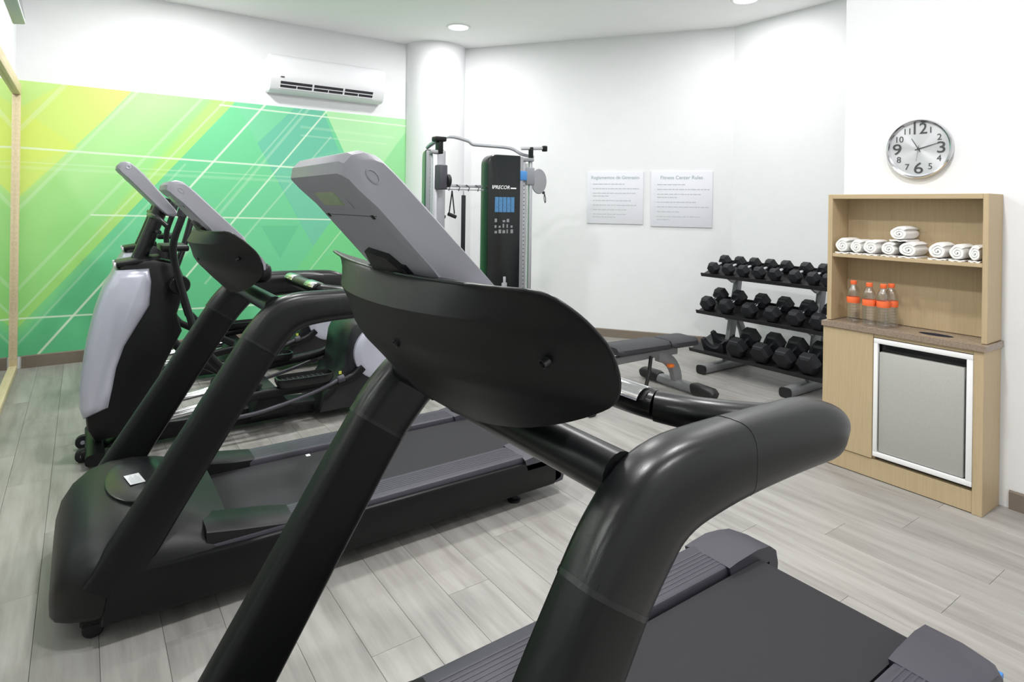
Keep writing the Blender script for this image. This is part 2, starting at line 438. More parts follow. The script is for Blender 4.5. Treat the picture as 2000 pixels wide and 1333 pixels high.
# ------------------------------------------------------------------ ceiling downlights
def downlight(x, y, label, power=1.0):
    t = thing('downlight', label, 'ceiling light', (x, y, CEIL - .0005), group='recessed ceiling downlights')
    g = G(); g.lathe([(.112, -.002), (.115, -.010), (.138, -.010), (.145, -.004), (.145, 0), (.112, 0)], 32, cap=False); g.build('trim_ring', 'white_paint', t)
    g = G(); g.lathe([(.113, -.0035), (.113, -.002)], 32); g.build('diffuser', 'light_diffuser', t)
    l = bpy.data.lights.new('downlight_lamp', 'AREA'); l.shape = 'DISK'; l.size = 0.22; l.energy = LAMP_W * power; l.color = (1.0, 0.99, 0.985); l.spread = R(180)
    lo = bpy.data.objects.new('downlight_lamp', l); col.objects.link(lo); lo.parent = t; lo.location = (0, 0, -.012)
    return t
downlight(3.60, 6.25, 'round lit ceiling downlight beside the white column', 0.5)
downlight(5.40, 3.65, 'round lit ceiling downlight above the dumbbell rack', 0.42)
for k, (x, y) in enumerate([(0.8, 6.25), (1.0, 3.9), (3.2, 4.1), (0.9, 1.4), (2.35, 1.3), (1.9, -0.9)]):
    downlight(x, y, ['round downlight out of view above the ellipticals', 'round downlight out of view above the far treadmill', 'round downlight out of view above the bench',
                     'round downlight out of view above the near treadmill', 'round downlight out of view in front of the cabinet', 'round downlight out of view behind the viewer'][k])

# ------------------------------------------------------------------ mirror
MX = XL + .001
t = thing('wall_mirror', 'long wall mirror in a pale wooden frame on the left', 'mirror', (MX, 2.8, 0))
YA, YE = -4.2, 4.46      # relative to 2.8
g = G(); g.box(0.008, 0.014, YA + .05, YE - .05, .05, 2.57); g.build('mirror_glass', 'mirror_glass', t, 0)
for nm, a in (('top', (0, .045, YA, YE, 2.56, 2.66)), ('bottom', (0, .045, YA, YE, 0.0, .06)), ('side', (0, .045, YE - .06, YE, .06, 2.56)), ('side', (0, .045, YA, YA + .06, .06, 2.56))):
    g = G(); g.rbox(*a, .004, 2); g.build('frame_rail' if nm != 'side' else 'frame_stile', 'frame_wood', t)
for k in range(3):
    g = G(); yy = YE - 2.2 - k * 2.0; g.box(.014, .0146, yy, yy + .004, .06, 2.56); g.build('joint', 'rail_grey', t, 0)

# ------------------------------------------------------------------ television above the mirror
t = thing('wall_television', 'silver edged television hung high above the mirror, mostly cropped', 'television', (XL + .03, 4.05, 2.575))
tl = Matrix.Rotation(R(-9), 4, 'Y')
g = G(); g.rbox(.155, .215, -.52, .46, 0, .58, .008, 2); g.xf(tl); tv = g.build('housing', 'tv_silver', t)
g = G(); g.box(.2151, .2165, -.50, .44, .03, .56); g.xf(tl); g.build('screen', 'tv_screen', t, 0)
g = G(); g.box(.11, .156, -.35, .30, .10, .48); g.xf(tl); g.build('rear_cover', 'rail_grey', t, 0)
g = G(); g.box(-.03, .02, -.2, .15, .12, .45); g.box(.02, .16, -.05, .0, .24, .30); g.build('wall_bracket', 'rail_grey', t, 0)

# ------------------------------------------------------------------ air conditioner
AX0, AX1 = 1.70, 3.08
t = thing('air_conditioner', 'white split air conditioner unit mounted above the mural', 'air conditioner', ((AX0 + AX1) / 2, YB, 2.86))
hw = (AX1 - AX0) / 2
prof = [(0, .42), (-.13, .425), (-.185, .40), (-.215, .34), (-.222, .18), (-.21, .13), (-.165, .035), (-.145, .012), (-.11, 0), (0, 0)]
def acring(x, ins):
    return [(x, y * (1 - ins * .12) - 0, .21 + (z - .21) * (1 - ins * .05)) for y, z in prof]
g = G(); g.loft([acring(-hw, 1), acring(-hw + .012, 0), acring(hw - .012, 0), acring(hw, 1)]); g.build('housing', 'ac_white', t, 40)
# outlet: along the sloped lower front from (-.205,.115) to (-.165,.035)
def slope(u, off=0.0):   # u 0..1 down the slope
    a = Vector((-.2095, .128)); b2 = Vector((-.1655, .036)); n = Vector((-.90, -.43)).normalized()
    p = a + (b2 - a) * u + n * off; return p
def slopebox(g, xa, xb, u0, u1, o0, o1):
    p = [slope(u0, o0), slope(u1, o0), slope(u1, o1), slope(u0, o1)]
    g.loft([[(x, q.x, q.y) for q in p] for x in (xa, xb)])
g = G(); slopebox(g, -hw + .12, hw - .16, .12, .86, -.002, .0015); g.build('outlet', 'dark_void', t, 0)
g = G(); slopebox(g, -hw + .11, hw - .15, .84, .94, 0, .010); g.build('louver', 'ac_white', t, 0)
g = G(); slopebox(g, -hw + .11, hw - .15, .44, .52, .001, .008); g.build('louver', 'ac_white', t, 0)
for k in range(1, 6):
    x = -hw + .12 + k * (2 * hw - .28) / 6; wd = .010 if k % 2 == 0 else .004
    g = G(); slopebox(g, x - wd, x + wd, .12 if k % 2 == 0 else .46, .9, .0, .007); g.build('vane', 'ac_white', t, 0)
g = G(); g.box(-hw + .115, -hw + .155, -.2235, -.221, .155, .168); g.build('badge', 'rail_grey', t, 0)

# ------------------------------------------------------------------ rule boards on the diagonal wall
dd = (D1 - D0).normalized(); dn = Vector((-dd.y, dd.x)) * -1     # into the room
def on_diag(s_):   # distance along wall from D0
    return D0 + dd * s_
def board(s0, s1, z0, z1, label, title, rows):
    wd, ht = s1 - s0, z1 - z0; c = on_diag((s0 + s1) / 2)
    t = thing('rule_board', label, 'sign', (c.x + dn.x * .001, c.y + dn.y * .001, z0), math.atan2(dd.y, dd.x), group='gym rule boards on the angled wall')
    # local x along wall (to the right as seen), local -y into the room
    g = G(); g.rbox(-wd / 2, wd / 2, -.016, 0, 0, ht, .003, 2); g.build('panel', 'poster_white', t)
    g = text_geo(title, ht * .088, Matrix.Translation((0, -.0168, ht * .885)) @ Matrix.Rotation(R(90), 4, 'X'), bold=.0006); g.build('title_print', 'print_head', t, 0)
    g = G(); rnd = random.Random(len(title)); z = ht * .76
    for ln in rows:
        x = -wd * .43; first_ = ln[0]
        if first_: g.box(x, x + .006, -.0170, -.0163, z - .004, z + .004)
        x += wd * .035; end = x + wd * .86 * ln[1]
        while x < end - .012:
            ww = min(rnd.uniform(.018, .06), end - x); g.box(x, x + ww, -.0170, -.0163, z - .0055, z + .0055); x += ww + .008
        z -= ht * (.055 if ln[2] else .087)
    g.build('text_print', 'print_grey', t, 0)['kind'] = 'stuff'
    return t
# wall-run distances of the two boards
board(2.045, 2.735, 1.395, 2.035, 'square white notice titled Reglamentos de Gimnasio, left of the two boards', 'Reglamentos de Gimnasio',
      [(1, .66, 0), (1, .95, 0), (1, .9, 1), (0, .35, 0), (1, .82, 0), (1, .9, 0), (1, .7, 0), (1, .7, 1), (0, .5, 0)])
board(2.825, 3.53, 1.375, 2.035, 'square white notice titled Fitness Center Rules, right of the two boards', 'Fitness Center Rules',
      [(1, .55, 0), (1, .98, 0), (1, .85, 1), (0, .38, 0), (1, .76, 0), (1, .98, 0), (1, .45, 0), (1, .82, 1), (0, .24, 0)])

# ------------------------------------------------------------------ wall clock
t = thing('wall_clock', 'round brushed steel wall clock with large grey numerals', 'clock', (XR - .0005, 1.585, 1.975))
RY = Matrix.Rotation(R(-90), 4, 'Y')     # local z -> -x (into the room)
CR = .178
g = G(); g.lathe([(CR - .012, 0), (CR, .006), (CR, .030), (CR - .006, .038), (CR - .014, .034), (CR - .020, .018)], 64, RY, cap=False); g.build('rim', 'chrome', t)
g = G(); g.lathe([(CR - .010, .004), (CR - .010, .018)], 64, RY); g.build('dial', 'brushed_steel', t)
# numerals: local text plane facing -x, text right = -y (towards the viewer's right)
TX = Matrix(((0, 0, -1, 0), (-1, 0, 0, 0), (0, 1, 0, 0), (0, 0, 0, 1)))
for h in range(1, 13):
    a = R(90 - 30 * h); big = h % 3 == 0; rr = CR * (.70 if not big else .665)
    g = text_geo(str(h), .094 if big else .052, Matrix.Translation((-.0195, -rr * math.cos(a), rr * math.sin(a))) @ TX, extrude=.0008, bold=.0005 if big else 0.0)
    if big: g.xf(Matrix.Translation((-.0195, -rr * math.cos(a), rr * math.sin(a))) @ Matrix.Diagonal((1, 0.98 if h == 12 else 1.2, 1, 1)) @ Matrix.Translation((.0195, rr * math.cos(a), -rr * math.sin(a))))
    g.build('numeral', 'numeral', t, 0)
def hand(ang, ln, wd, x, nm):
    a = R(90 - ang); d = Vector((0, -math.cos(a), math.sin(a))); n = Vector((0, d.z, -d.y))
    g = G(); p = [d * -.02 + n * wd, d * -.02 - n * wd, d * ln - n * wd * .5, d * ln + n * wd * .5]
    g.loft([[(x + dx, q.y, q.z) for q in p] for dx in (0, -.0015)]); g.build(nm, 'numeral', t, 0)
hand(74, .105, .0028, -.022, 'hour_hand'); hand(330, .075, .0028, -.024, 'minute_hand'); hand(188, .075, .001, -.0255, 'second_hand')
g = G(); g.lathe([(.006, .018), (.006, .030)], 16, RY); g.build('hub', 'numeral', t)

# ------------------------------------------------------------------ wooden cabinet with hutch, fridge, towels, bottles
CY0, CY1 = 1.175, 2.022; XB = XR - .003
XF = 3.865; XH = 3.905       # base front, hutch front
t = thing('towel_cabinet', 'light wood cabinet with open towel shelves above a stone counter', 'cabinet', (0, 0, 0))
W_ = 'cabinet_wood'
def part(nm, a, m=W_, par=t, r=.002):
    g = G(); g.rbox(*a, r, 1); return g.build(nm, m, par)
part('side_panel', (XF, XB, CY0, CY0 + .046, 0, .868)); part('side_panel', (XF, XB, CY1 - .024, CY1, 0, .868))
part('hutch_side', (XH, XB, CY0, CY0 + .026, .902, 1.70)); part('hutch_side', (XH, XB, CY1 - .028, CY1, .902, 1.70))
part('top_panel', (XH, XB, CY0 + .026, CY1 - .028, 1.672, 1.70), 'cabinet_wood_flat')
part('shelf', (XH + .004, XB - .012, CY0 + .026, CY1 - .028, 1.305, 1.327), 'cabinet_wood_flat')
part('back_panel', (XB - .012, XB, CY0 + .026, CY1 - .028, .902, 1.672))
part('plinth', (XF + .006, XF + .024, CY0 + .046, CY1 - .024, 0.004, .118))
d = part('door', (XF - .002, XF + .016, 1.722, CY1 - .010, .122, .866))
part('bottom_panel', (XF + .03, XB - .004, CY0 + .046, CY1 - .024, .10, .118), 'cabinet_wood_flat')
part('divider', (XF + .02, XB - .004, 1.712, 1.730, .118, .866))
part('rail', (XF + .004, XF + .02, CY0 + .046, 1.722, .846, .866), 'cabinet_wood_flat')
# stone counter with an oval hole (waste drop)
def counter():
    g = G(); x0, x1, y0, y1 = XF - .012, XB, CY0 - .012, CY1 + .006
    cx, cy, ra, rb = 3.975, 1.435, .046, .088; n = 32
    inner = [(cx + ra * math.cos(2 * PI * k / n), cy + rb * math.sin(2 * PI * k / n)) for k in range(n)]
    outer = []
    for k in range(n):
        a = 2 * PI * k / n; c_, s_ = math.cos(a), math.sin(a)
        tt = 1e9
        if c_ > 1e-6: tt = min(tt, (x1 - cx) / c_)
        if c_ < -1e-6: tt = min(tt, (x0 - cx) / c_)
        if s_ > 1e-6: tt = min(tt, (y1 - cy) / s_)
        if s_ < -1e-6: tt = min(tt, (y0 - cy) / s_)
        outer.append([cx + c_ * tt, cy + s_ * tt])
    for X_, Y_ in ((x0, y0), (x0, y1), (x1, y0), (x1, y1)):
        i = min(range(n), key=lambda k: (outer[k][0] - X_) ** 2 + (outer[k][1] - Y_) ** 2); outer[i] = [X_, Y_]
    z0, z1 = .868, .900
    rings = [[(p[0], p[1], z0) for p in inner], [(p[0], p[1], z0) for p in outer], [(p[0], p[1], z1) for p in outer], [(p[0], p[1], z1) for p in inner], [(p[0], p[1], z0) for p in inner]]
    g.loft(rings, cap=False); return g
cn = counter().build('countertop', 'counter_stone', t, 25)
g = G(); g.loft([[(3.975 + .0455 * s_ * math.cos(2 * PI * k / 32), 1.435 + .0875 * s_ * math.sin(2 * PI * k / 32), z) for k in range(32)] for s_, z in ((1, .899), (.95, .8995), (.93, .82), (.9, .80))], cap=False)
g.build('chute_liner', 'dark_void', cn)
g = G(); g.loft([[(3.975 + .042 * math.cos(2 * PI * k / 32), 1.435 + .078 * math.sin(2 * PI * k / 32), z) for k in range(32)] for z in (.872, .876)]); g.build('chute_flap', 'dark_void', cn)
# fridge in its white surround
FY0, FY1, FZ0, FZ1 = 1.2215, 1.716, .142, .842
f_ = thing('mini_fridge', 'grey door mini fridge set in a white frame inside the cabinet', 'fridge', (0, 0, .118))
def fp(nm, a, m, r=.002):
    g = G(); a = list(a); a[4] -= .118; a[5] -= .118; g.rbox(*a, r, 2); return g.build(nm, m, f_)
fw_ = .028
fp('surround', (XF - .006, XF + .02, FY0, FY1, FZ1 - fw_, FZ1), 'white_paint'); fp('surround', (XF - .006, XF + .02, FY0, FY1, FZ0, FZ0 + fw_), 'white_paint')
fp('surround', (XF - .006, XF + .02, FY0, FY0 + fw_, FZ0 + fw_, FZ1 - fw_), 'white_paint'); fp('surround', (XF - .006, XF + .02, FY1 - fw_ * .8, FY1, FZ0 + fw_, FZ1 - fw_), 'white_paint')
fp('body', (XF + .045, XB - .02, FY0 + .012, FY1 - .006, .120, FZ1 + .002), 'dark_void')
fp('door', (XF + .002, XF + .043, FY0 + fw_ + .012, FY1 - fw_ * .8 - .005, FZ0 + fw_ + .003, FZ1 - fw_ - .050), 'fridge_grey', .006)
fp('handle_recess', (XF + .03, XF + .044, FY0 + fw_ + .012, FY1 - fw_ * .8 - .005, FZ1 - fw_ - .048, FZ1 - fw_ - .004), 'black_gloss')
# rolled towels
def towel(name_label, y, z, rx, rz_, ln, x0, rot=0.0, seed=0, squash=1.0):
    rnd = random.Random(seed)
    t = thing('rolled_towel', name_label, 'towel', (x0, y, z), rot, group='rolled white towels on the cabinet shelf')
    turns = 2.6; n = 64; inner, outer = [], []
    th_ = .30
    for k in range(n + 1):
        u = k / n; a = u * turns * 2 * PI + rnd.random() * .02 - PI * .45; rr = .16 + .84 * u
        wob = 1 + .03 * math.sin(5 * a + seed)
        po = rr * wob; pi_ = max(.03, rr * wob - th_ * .84)
        outer.append((math.cos(a) * po * rx, math.sin(a) * po * rz_ * squash)); inner.append((math.cos(a) * pi_ * rx, math.sin(a) * pi_ * rz_ * squash))
    rings = []
    for st, sc in ((0, .86), (.012, .97), (.03, 1.0), (.5 * ln, 1.02), (ln - .03, 1.0), (ln - .012, .97), (ln, .86)):
        loop = [(p[0] * (.6 + .4 * sc) if sc < .9 else p[0] * sc, p[1] * sc) for p in outer] + [(p[0] * sc, p[1] * sc) for p in reversed(inner)]
        rings.append([(st, q[0], q[1] + rz_ * squash) for q in loop])
    g = G(); g.loft(rings); g.build('roll', 'towel', t, 60)
    # loose hem lying under the roll
    g = G(); m_ = 10
    hem = [(-rx * .75 + 1.7 * rx * k / m_, .004 + .002 * math.sin(k * 1.3 + seed)) for k in range(m_ + 1)]
    loop = [(p[0], p[1] + .004) for p in hem] + [(p[0], p[1] - .0035) for p in reversed(hem)]
    g.loft([[(st, q[0], q[1]) for q in loop] for st in (.004, ln * .5, ln - .004)]); g.build('hem', 'towel', t, 60)
    return t
SZ = 1.328
tw = [('white rolled towel at the left end of the shelf', 1.935, .048, .046), ('white rolled towel second from the left on the shelf', 1.853, .042, .043),
      ('white rolled towel third from the left on the shelf', 1.766, .050, .045), ('white rolled towel under the left side of the stacked one', 1.668, .048, .042),
      ('white rolled towel under the right side of the stacked one', 1.560, .058, .044), ('white rolled towel just right of the towel stack', 1.415, .052, .046),
      ('white rolled towel second from the right end of the shelf', 1.318, .044, .044), ('white rolled towel at the right end of the shelf', 1.240, .032, .044)]
tw = [(a_, b2, c_, d_ * 1.09) for a_, b2, c_, d_ in tw]
for k, (lb, y, rx, rz_) in enumerate(tw):
    towel(lb, y, SZ, rx, rz_, .185 - .01 * (k % 3), XH + .008 + .008 * (k % 2), 0.0, k + 1)
towel('white rolled towel stacked on top of two others on the shelf', 1.612, SZ + .094, .056, .045, .18, XH + .012, 0.0, 31)
# water bottles
def bottle(label, x, y):
    t = thing('water_bottle', label, 'bottle', (x, y, .901), group='water bottles on the stone counter'); t.scale = (1.1, 1.1, 1.16)
    S = 1.0
    pr = [(.026, .0), (.031, .004), (.033, .012)]
    z = .012
    for k in range(6): pr += [(.033, z + .004), (.0312, z + .009), (.033, z + .014)]; z += .0145
    pr += [(.033, .105), (.0325, .108), (.0325, .136), (.0335, .14), (.033, .160), (.029, .176), (.020, .192), (.0135, .200), (.0135, .212)]
    g = G(); g.lathe(pr, 28, cap=False); g.build('body', 'clear_pet', t, 40)
    g = G(); g.lathe([(.010, .0015), (.026, .0005)], 28, cap=False); g.build('base', 'clear_pet', t)
    g = G(); g.lathe([(.0333, .106), (.0337, .107), (.0337, .137), (.0333, .138)], 28, cap=False); g.build('label_band', 'bottle_orange', t)
    g = G(); g.lathe([(.0155, .204), (.0165, .206), (.0165, .222), (.0145, .2245)], 24); g.build('cap', 'bottle_orange', t)
bottle('clear water bottle with orange cap, leftmost of the four on the counter', 3.955, 1.882)
bottle('clear water bottle with orange cap, second from the left on the counter', 3.915, 1.770)
bottle('clear water bottle with orange cap, front one at the right of the group', 3.920, 1.692)
bottle('clear water bottle with orange cap, half hidden behind the right one', 3.990, 1.678)

# ------------------------------------------------------------------ treadmills
def make_treadmill(label, loc):
    t = thing('treadmill', label, 'treadmill', loc, group='black treadmills facing the mirror')
    # --- base frame (skirt), local y = 0 on the centre line
    g = G()
    for s in (-1, 1):
        g.prism([(.12, .085), (.30, .075), (2.18, .075), (2.24, .10), (2.24, .205), (2.18, .232), (.62, .244), (.20, .258), (.14, .22)], s * .446 - .032, s * .446 + .032, .012)
    g.box(.1, 2.2, -.39, .39, .085, .20)
    g.build('base_frame', 'black_plastic', t)
    # --- belt with rollers
    g = G(); pts = []
    for k in range(9): a = R(90 - 180 * k / 8); pts.append((2.155 + .05 * math.cos(a), .188 + .05 * math.sin(a)))
    pts += [(.35, .138), (.35, .238)]
    g.prism(pts, -.268, .268, .0); g.build('running_belt', 'belt', t, 40)
    # --- foot rails with ribs and end caps
    for s in (-1, 1):
        ya, yb = (s * .285, s * .455) if s > 0 else (s * .455, s * .285)
        g = G(); g.rbox(.45, 2.10, ya, yb, .205, .262, .010, 2); fr = g.build('foot_rail', 'rail_grey', t)
        g = G()
        for k in range(6):
            yy = s * (.315 + k * .018); g.box(.75, 2.00, yy - .0035, yy + .0035, .2615, .2630)
        g.build('grip_ribs', 'rail_grey', fr, 0)
        # cap wrapping the rear corner
        path = [(1.98, .2635), (2.03, .270), (2.16, .276), (2.24, .266), (2.285, .235), (2.30, .18), (2.29, .10), (2.24, .095), (2.24, .205), (2.0, .205)]
        ya, yb = (s * .272, s * .478) if s > 0 else (s * .478, s * .272)
        g = G()
        # plan-rounded outer corner: three slices
        rings = []
        for yy, sh in ((ya, 0 if s > 0 else .05), (ya + .03 * (1), 0 if s > 0 else .015), ((ya + yb) / 2, 0), (yb - .03, .015 if s > 0 else 0), (yb, .05 if s > 0 else 0)):
            rings.append([(x - (sh if x > 2.1 else 0), yy, z - (sh * .25)) for x, z in path])
        g.loft(rings); cap = g.build('end_cap', 'rail_grey', t, 40)
        g = G(); g.box(2.22, 2.3025, s * .40 - .06, s * .40 + .06, .186, .200); g.build('stripe', 'blue_stripe', cap, 0)
    # --- motor hood
    st = [(-.035, .25, .13, .10), (-.030, .33, .20, .085), (-.012, .385, .27, .08), (.03, .430, .335, .08), (.09, .462, .380, .08), (.17, .475, .402, .08), (.26, .476, .402, .08), (.36, .474, .382, .08), (.46, .470, .345, .08), (.56, .462, .300, .08)]
    rings = []
    for x, hw_, zt, zb in st:
        ring = []; n = 28
        for k in range(n):
            a = 2 * PI * k / n; c_, s_ = math.cos(a), math.sin(a); e = 4.0 if s_ > 0 else 7.0
            yy = math.copysign(abs(c_) ** (2 / e), c_) * hw_; zz = math.copysign(abs(s_) ** (2 / e), s_)
            zm = zb + (zt - zb) * .45
            z = zm + zz * ((zt - zm) if zz > 0 else (zm - zb))
            # crown
            if zz > 0: z -= .02 * (yy / .45) ** 2 * (zt - .08) / .32
            ring.append((x, yy, z))
        rings.append(ring)
    g = G(); g.loft(rings); hood = g.build('motor_hood', 'shield', t, 50)
    for s in (-1, 1):   # wings reaching back over the rails
        sec = [(.46, .322), (.58, .300), (.70, .282), (.80, .267)]
        g = G(); rings = []
        for x, z in sec:
            wi = .27 if x < .75 else .29
            rings.append([(x, s * wi, .20), (x, s * .452, .20), (x, s * .452, z - .012), (x, s * .44, z - .002), (x, s * (wi + .01), z), (x, s * wi, z - .008)])
        g.loft(rings); g.build('wing', 'shield', hood, 50)
    g = G(); n = 36
    g.loft([[(.275 + .135 * s_ * math.cos(2 * PI * k / n), .0 + .25 * s_ * math.sin(2 * PI * k / n), .4035 - .10 * max(0, (.135 * s_ * math.cos(2 * PI * k / n))) * 2 + z) for k in range(n)] for s_, z in ((1, -.02), (1, .003), (.97, .006), (.5, .009), (.02, .010))])
    ins = g.build('inset_panel', 'black_gloss', hood, 50)
    g = G(); g.box(-.028, .028, -.055, .055, -.0006, .0006); g.xf(Matrix.Translation((.245, -.03, .4165)) @ Matrix.Rotation(R(2), 4, 'Y') @ Matrix.Rotation(R(10), 4, 'Z')); sk = g.build('warning_sticker', 'sticker', ins, 0)
    g = G()
    for k in range(7): g.box(-.02 + k * .006, -.0175 + k * .006, -.048, .03 + .015 * ((k * 7) % 3 - 1), .0007, .0010)
    g.xf(Matrix.Translation((.245, -.03, .4165)) @ Matrix.Rotation(R(2), 4, 'Y') @ Matrix.Rotation(R(10), 4, 'Z')); 
    g.build('sticker_print', 'print_grey', ins, 0)
    # white marks on the far foot rail edge of the belt
    for k in range(2):
        g = G(); x = 1.05 + k * .16; g.box(x, x + .022, .235, .262, .2381, .2388); g.build('belt_mark', 'print_white', t, 0)
    # --- feet and wheels
    for s in (-1, 1):
        g = G(); g.lathe([(.03, -.02), (.035, -.015), (.035, .015), (.03, .02)], 18, Matrix.Translation((.10, s * .36, .036)) @ Matrix.Rotation(R(90), 4, 'X')); g.build('wheel', 'rubber', t)
        g = G(); g.lathe([(.034, 0.001), (.036, .012), (.020, .018), (.016, .10)], 18, Matrix.Translation((1.98, s * .38, 0))); g.build('foot', 'rubber', t)
        g = G(); g.rbox(.06, .34, s * .36 - .03, s * .36 + .03, .05, .10, .008, 1); g.build('wheel_bracket', 'black_plastic', t)
    # --- uprights, handrails
    low = [(.135, .19), (.155, .22), (.31, .47), (.47, .727), (.593, .925), (.66, 1.03)]
    arm = [(.652, 1.018), (.675, 1.05), (.705, 1.085), (.745, 1.122), (.80, 1.143), (.87, 1.151), (.97, 1.154), (1.10, 1.153), (1.21, 1.150), (1.262, 1.143), (1.296, 1.134), (1.318, 1.122), (1.328, 1.108)]
    aw = [.083, .084, .084, .082, .076, .070, .066, .064, .063, .058, .047, .033, .012]
    at = [.049, .050, .051, .052, .053, .055, .054, .053, .053, .052, .046, .034, .014]
    for s in (-1, 1):
        y = s * .432
        g = G(); g.sweep([(x, y, z) for x, z in low], [(.046, .086), (.046, .084), (.045, .080), (.045, .078), (.046, .078), (.046, .078)], side=(0, 1, 0), n=24, e=4.5); g.build('upright', 'black_plastic', t, 40)
        P = bez([(x, y, z) for x, z in arm], 3); A = bez([(a, b2, 0) for a, b2 in zip(at, aw)], 3)
        g = G(); g.sweep(P, [(max(.004, a.x), max(.004, a.y)) for a in A], side=(0, 1, 0), n=28, e=3.2); hr = g.build('handrail', 'charcoal', t, 50)
        g = G(); g.sweep([(.6475, y, 1.0115), (.6525, y, 1.0185)], [(.0495, .0838)] * 2, side=(0, 1, 0), n=28, e=3.2); g.build('collar_seam', 'black_gloss', hr)
        # seam band between rail and grip cover
        g = G(); g.sweep([(.962, y, 1.1542), (.965, y, 1.1542)], [(.0545, .0668)] * 2, side=(0, 1, 0), n=28, e=3.2); g.build('seam', 'black_gloss', hr)
        # branch joining the grip bar
        g = G(); g.sweep(bez([(1.16, y - s * .02, 1.165), (1.08, y - s * .055, 1.178), (1.01, y - s * .11, 1.188), (.965, y - s * .18, 1.193)], 5), [(.040 - .010 * k / 15, .042 - .012 * k / 15) for k in range(16)], side=(0, 0, 1), n=20, e=2.2); g.build('grip_branch', 'charcoal', hr, 60)
    g = G(); g.tube([(.715, -.40, 1.165), (.715, .40, 1.165)], .040, 20); g.build('crossbar', 'charcoal', t, 60)
    g = G(); g.tube(bez([(.972, -.245, 1.192), (.955, -.18, 1.196), (.95, 0, 1.198), (.955, .18, 1.196), (.972, .245, 1.192)], 5), .0305, 18); gb = g.build('grip_bar', 'charcoal', t, 60)
    for s in (-1, 1):
        g = G()
        for k in range(1):
            rings = []
            for yy in (.10, .105, .235, .24):
                q = []
                r1 = .0335 if yy in (.105, .235) else .0325
                for a in range(20, 161, 14): q.append((.952 + .0325 * math.cos(R(a)) * r1 / .0315, s * yy, 1.197 + .0325 * math.sin(R(a)) * r1 / .0315))
                q.append((.952, s * yy, 1.205)); rings.append(q)
            g.loft(rings)
        g.build('sensor_plate', 'chrome', gb, 60)
    # --- console shroud: dished shield, rows from the upper rim to the bottom
    rows = [(1.480, .400, .482, .516), (1.474, .428, .472, .538), (1.454, .447, .458, .566), (1.426, .457, .442, .598), (1.388, .461, .456, .632), (1.345, .460, .468, .650), (1.312, .444, .490, .654), (1.285, .404, .515, .648), (1.255, .340, .542, .634), (1.225, .250, .572, .618), (1.203, .130, .595, .608), (1.196, .040, .603, .606)]
    q1 = bez([r_[:3] for r_ in rows], 3); q2 = bez([(r_[3], 0, 0) for r_ in rows], 3)
    q3 = [rows[i][2] + (rows[i + 1][2] - rows[i][2]) * k / 3 for i in range(len(rows) - 1) for k in range(3)] + [rows[-1][2]]
    rows = [(p.x, p.y, xc_, q.x) for p, q, xc_ in zip(q1, q2, q3)]
    NY = 27; front, back = [], []
    for z, wy, xc, xe in rows:
        fr_, bk = [], []
        for i in range(NY):
            u = math.sin((-1 + 2 * i / (NY - 1)) * PI / 2); y = wy * u
            zz = z + (.010 * abs(u) ** 2 - .010) * max(0, min(1, (z - 1.36) / .08)) - .008 * abs(u) ** 2 * max(0, min(1, (1.40 - z) / .08))
            fr_.append((xc + (xe - xc) * abs(u) ** 2.3, y, zz)); bk.append((xe + .004, y, zz))
        front.append(fr_); back.append(bk)
    V = [p for r_ in front for p in r_] + [p for r_ in back for p in r_]; NR = len(rows); o2 = NY * NR; Fs = []
    for i in range(NR - 1):
        for j in range(NY - 1):
            a = i * NY + j; Fs.append((a, a + 1, a + NY + 1, a + NY)); Fs.append((o2 + a, o2 + a + NY, o2 + a + NY + 1, o2 + a + 1))
        for j in (0, NY - 1):
            a = i * NY + j; Fs.append((a, a + NY, o2 + a + NY, o2 + a))
    for j in range(NY - 1):
        Fs.append((j, o2 + j, o2 + j + 1, j + 1)); a = (NR - 1) * NY + j; Fs.append((a, a + 1, o2 + a + 1, o2 + a))
    g = G(); g.add(V, Fs); sh = g.build('console_shroud', 'shield', t, 24)
    # rim bead along the upper edge and down the ends
    P = [Vector(p) for p in front[0]]
    L_ = [Vector(front[i][0]) for i in range(14, 0, -1)]; R_ = [Vector(front[i][-1]) for i in range(1, 15)]
    g = G(); g.tube(L_ + P + R_, .003, 8); g.build('rim', 'black_gloss', sh, 60)
    # tray on the user's side
    g = G(); rr = []
    for y in (-.40, -.388, -.3, -.15, 0, .15, .3, .388, .40):
        e_ = .006 if abs(y) > .39 else 0
        rr.append([(.575, y, 1.452 - e_), (.62, y, 1.412 - e_), (.660, y, 1.372), (.678, y, 1.345), (.676, y, 1.318), (.656, y, 1.312 + e_), (.634, y, 1.36), (.57, y, 1.43)])
    g.loft(rr); g.build('tray', 'hood_grey', sh, 40)
    g = G(); g.rbox(.625, .74, -.27, .27, 1.245, 1.33, .03, 3); g.build('rear_cowl', 'black_plastic', sh)
    for y, z, xx in ((-.075, 1.346, .468), (-.385, 1.364, .565)):
        Mx = Matrix.Translation((xx, y, z)) @ Matrix.Rotation(R(-112), 4, 'Y')
        g = G(); g.lathe([(.008, -.010), (.008, .0015), (.006, .002), (.005, -.002)], 14, Mx); g.build('screw_cap', 'black_gloss', sh)
    # neck between tray and display
    g = G(); g.sweep([(.60, 0, 1.36), (.56, 0, 1.44), (.50, 0, 1.50)], [(.10, .035), (.085, .03), (.075, .025)], side=(0, 1, 0), n=20, e=4); g.build('display_neck', 'black_gloss', t)
    # --- display head, leaning forward
    prof = [(.335, 1.648), (.338, 1.668), (.352, 1.683), (.372, 1.688), (.398, 1.682), (.418, 1.666), (.446, 1.642), (.650, 1.437), (.655, 1.420), (.640, 1.405), (.60, 1.392), (.565, 1.405), (.505, 1.470), (.385, 1.601), (.350, 1.632)]
    g = G()
    rings = []
    yh = .150
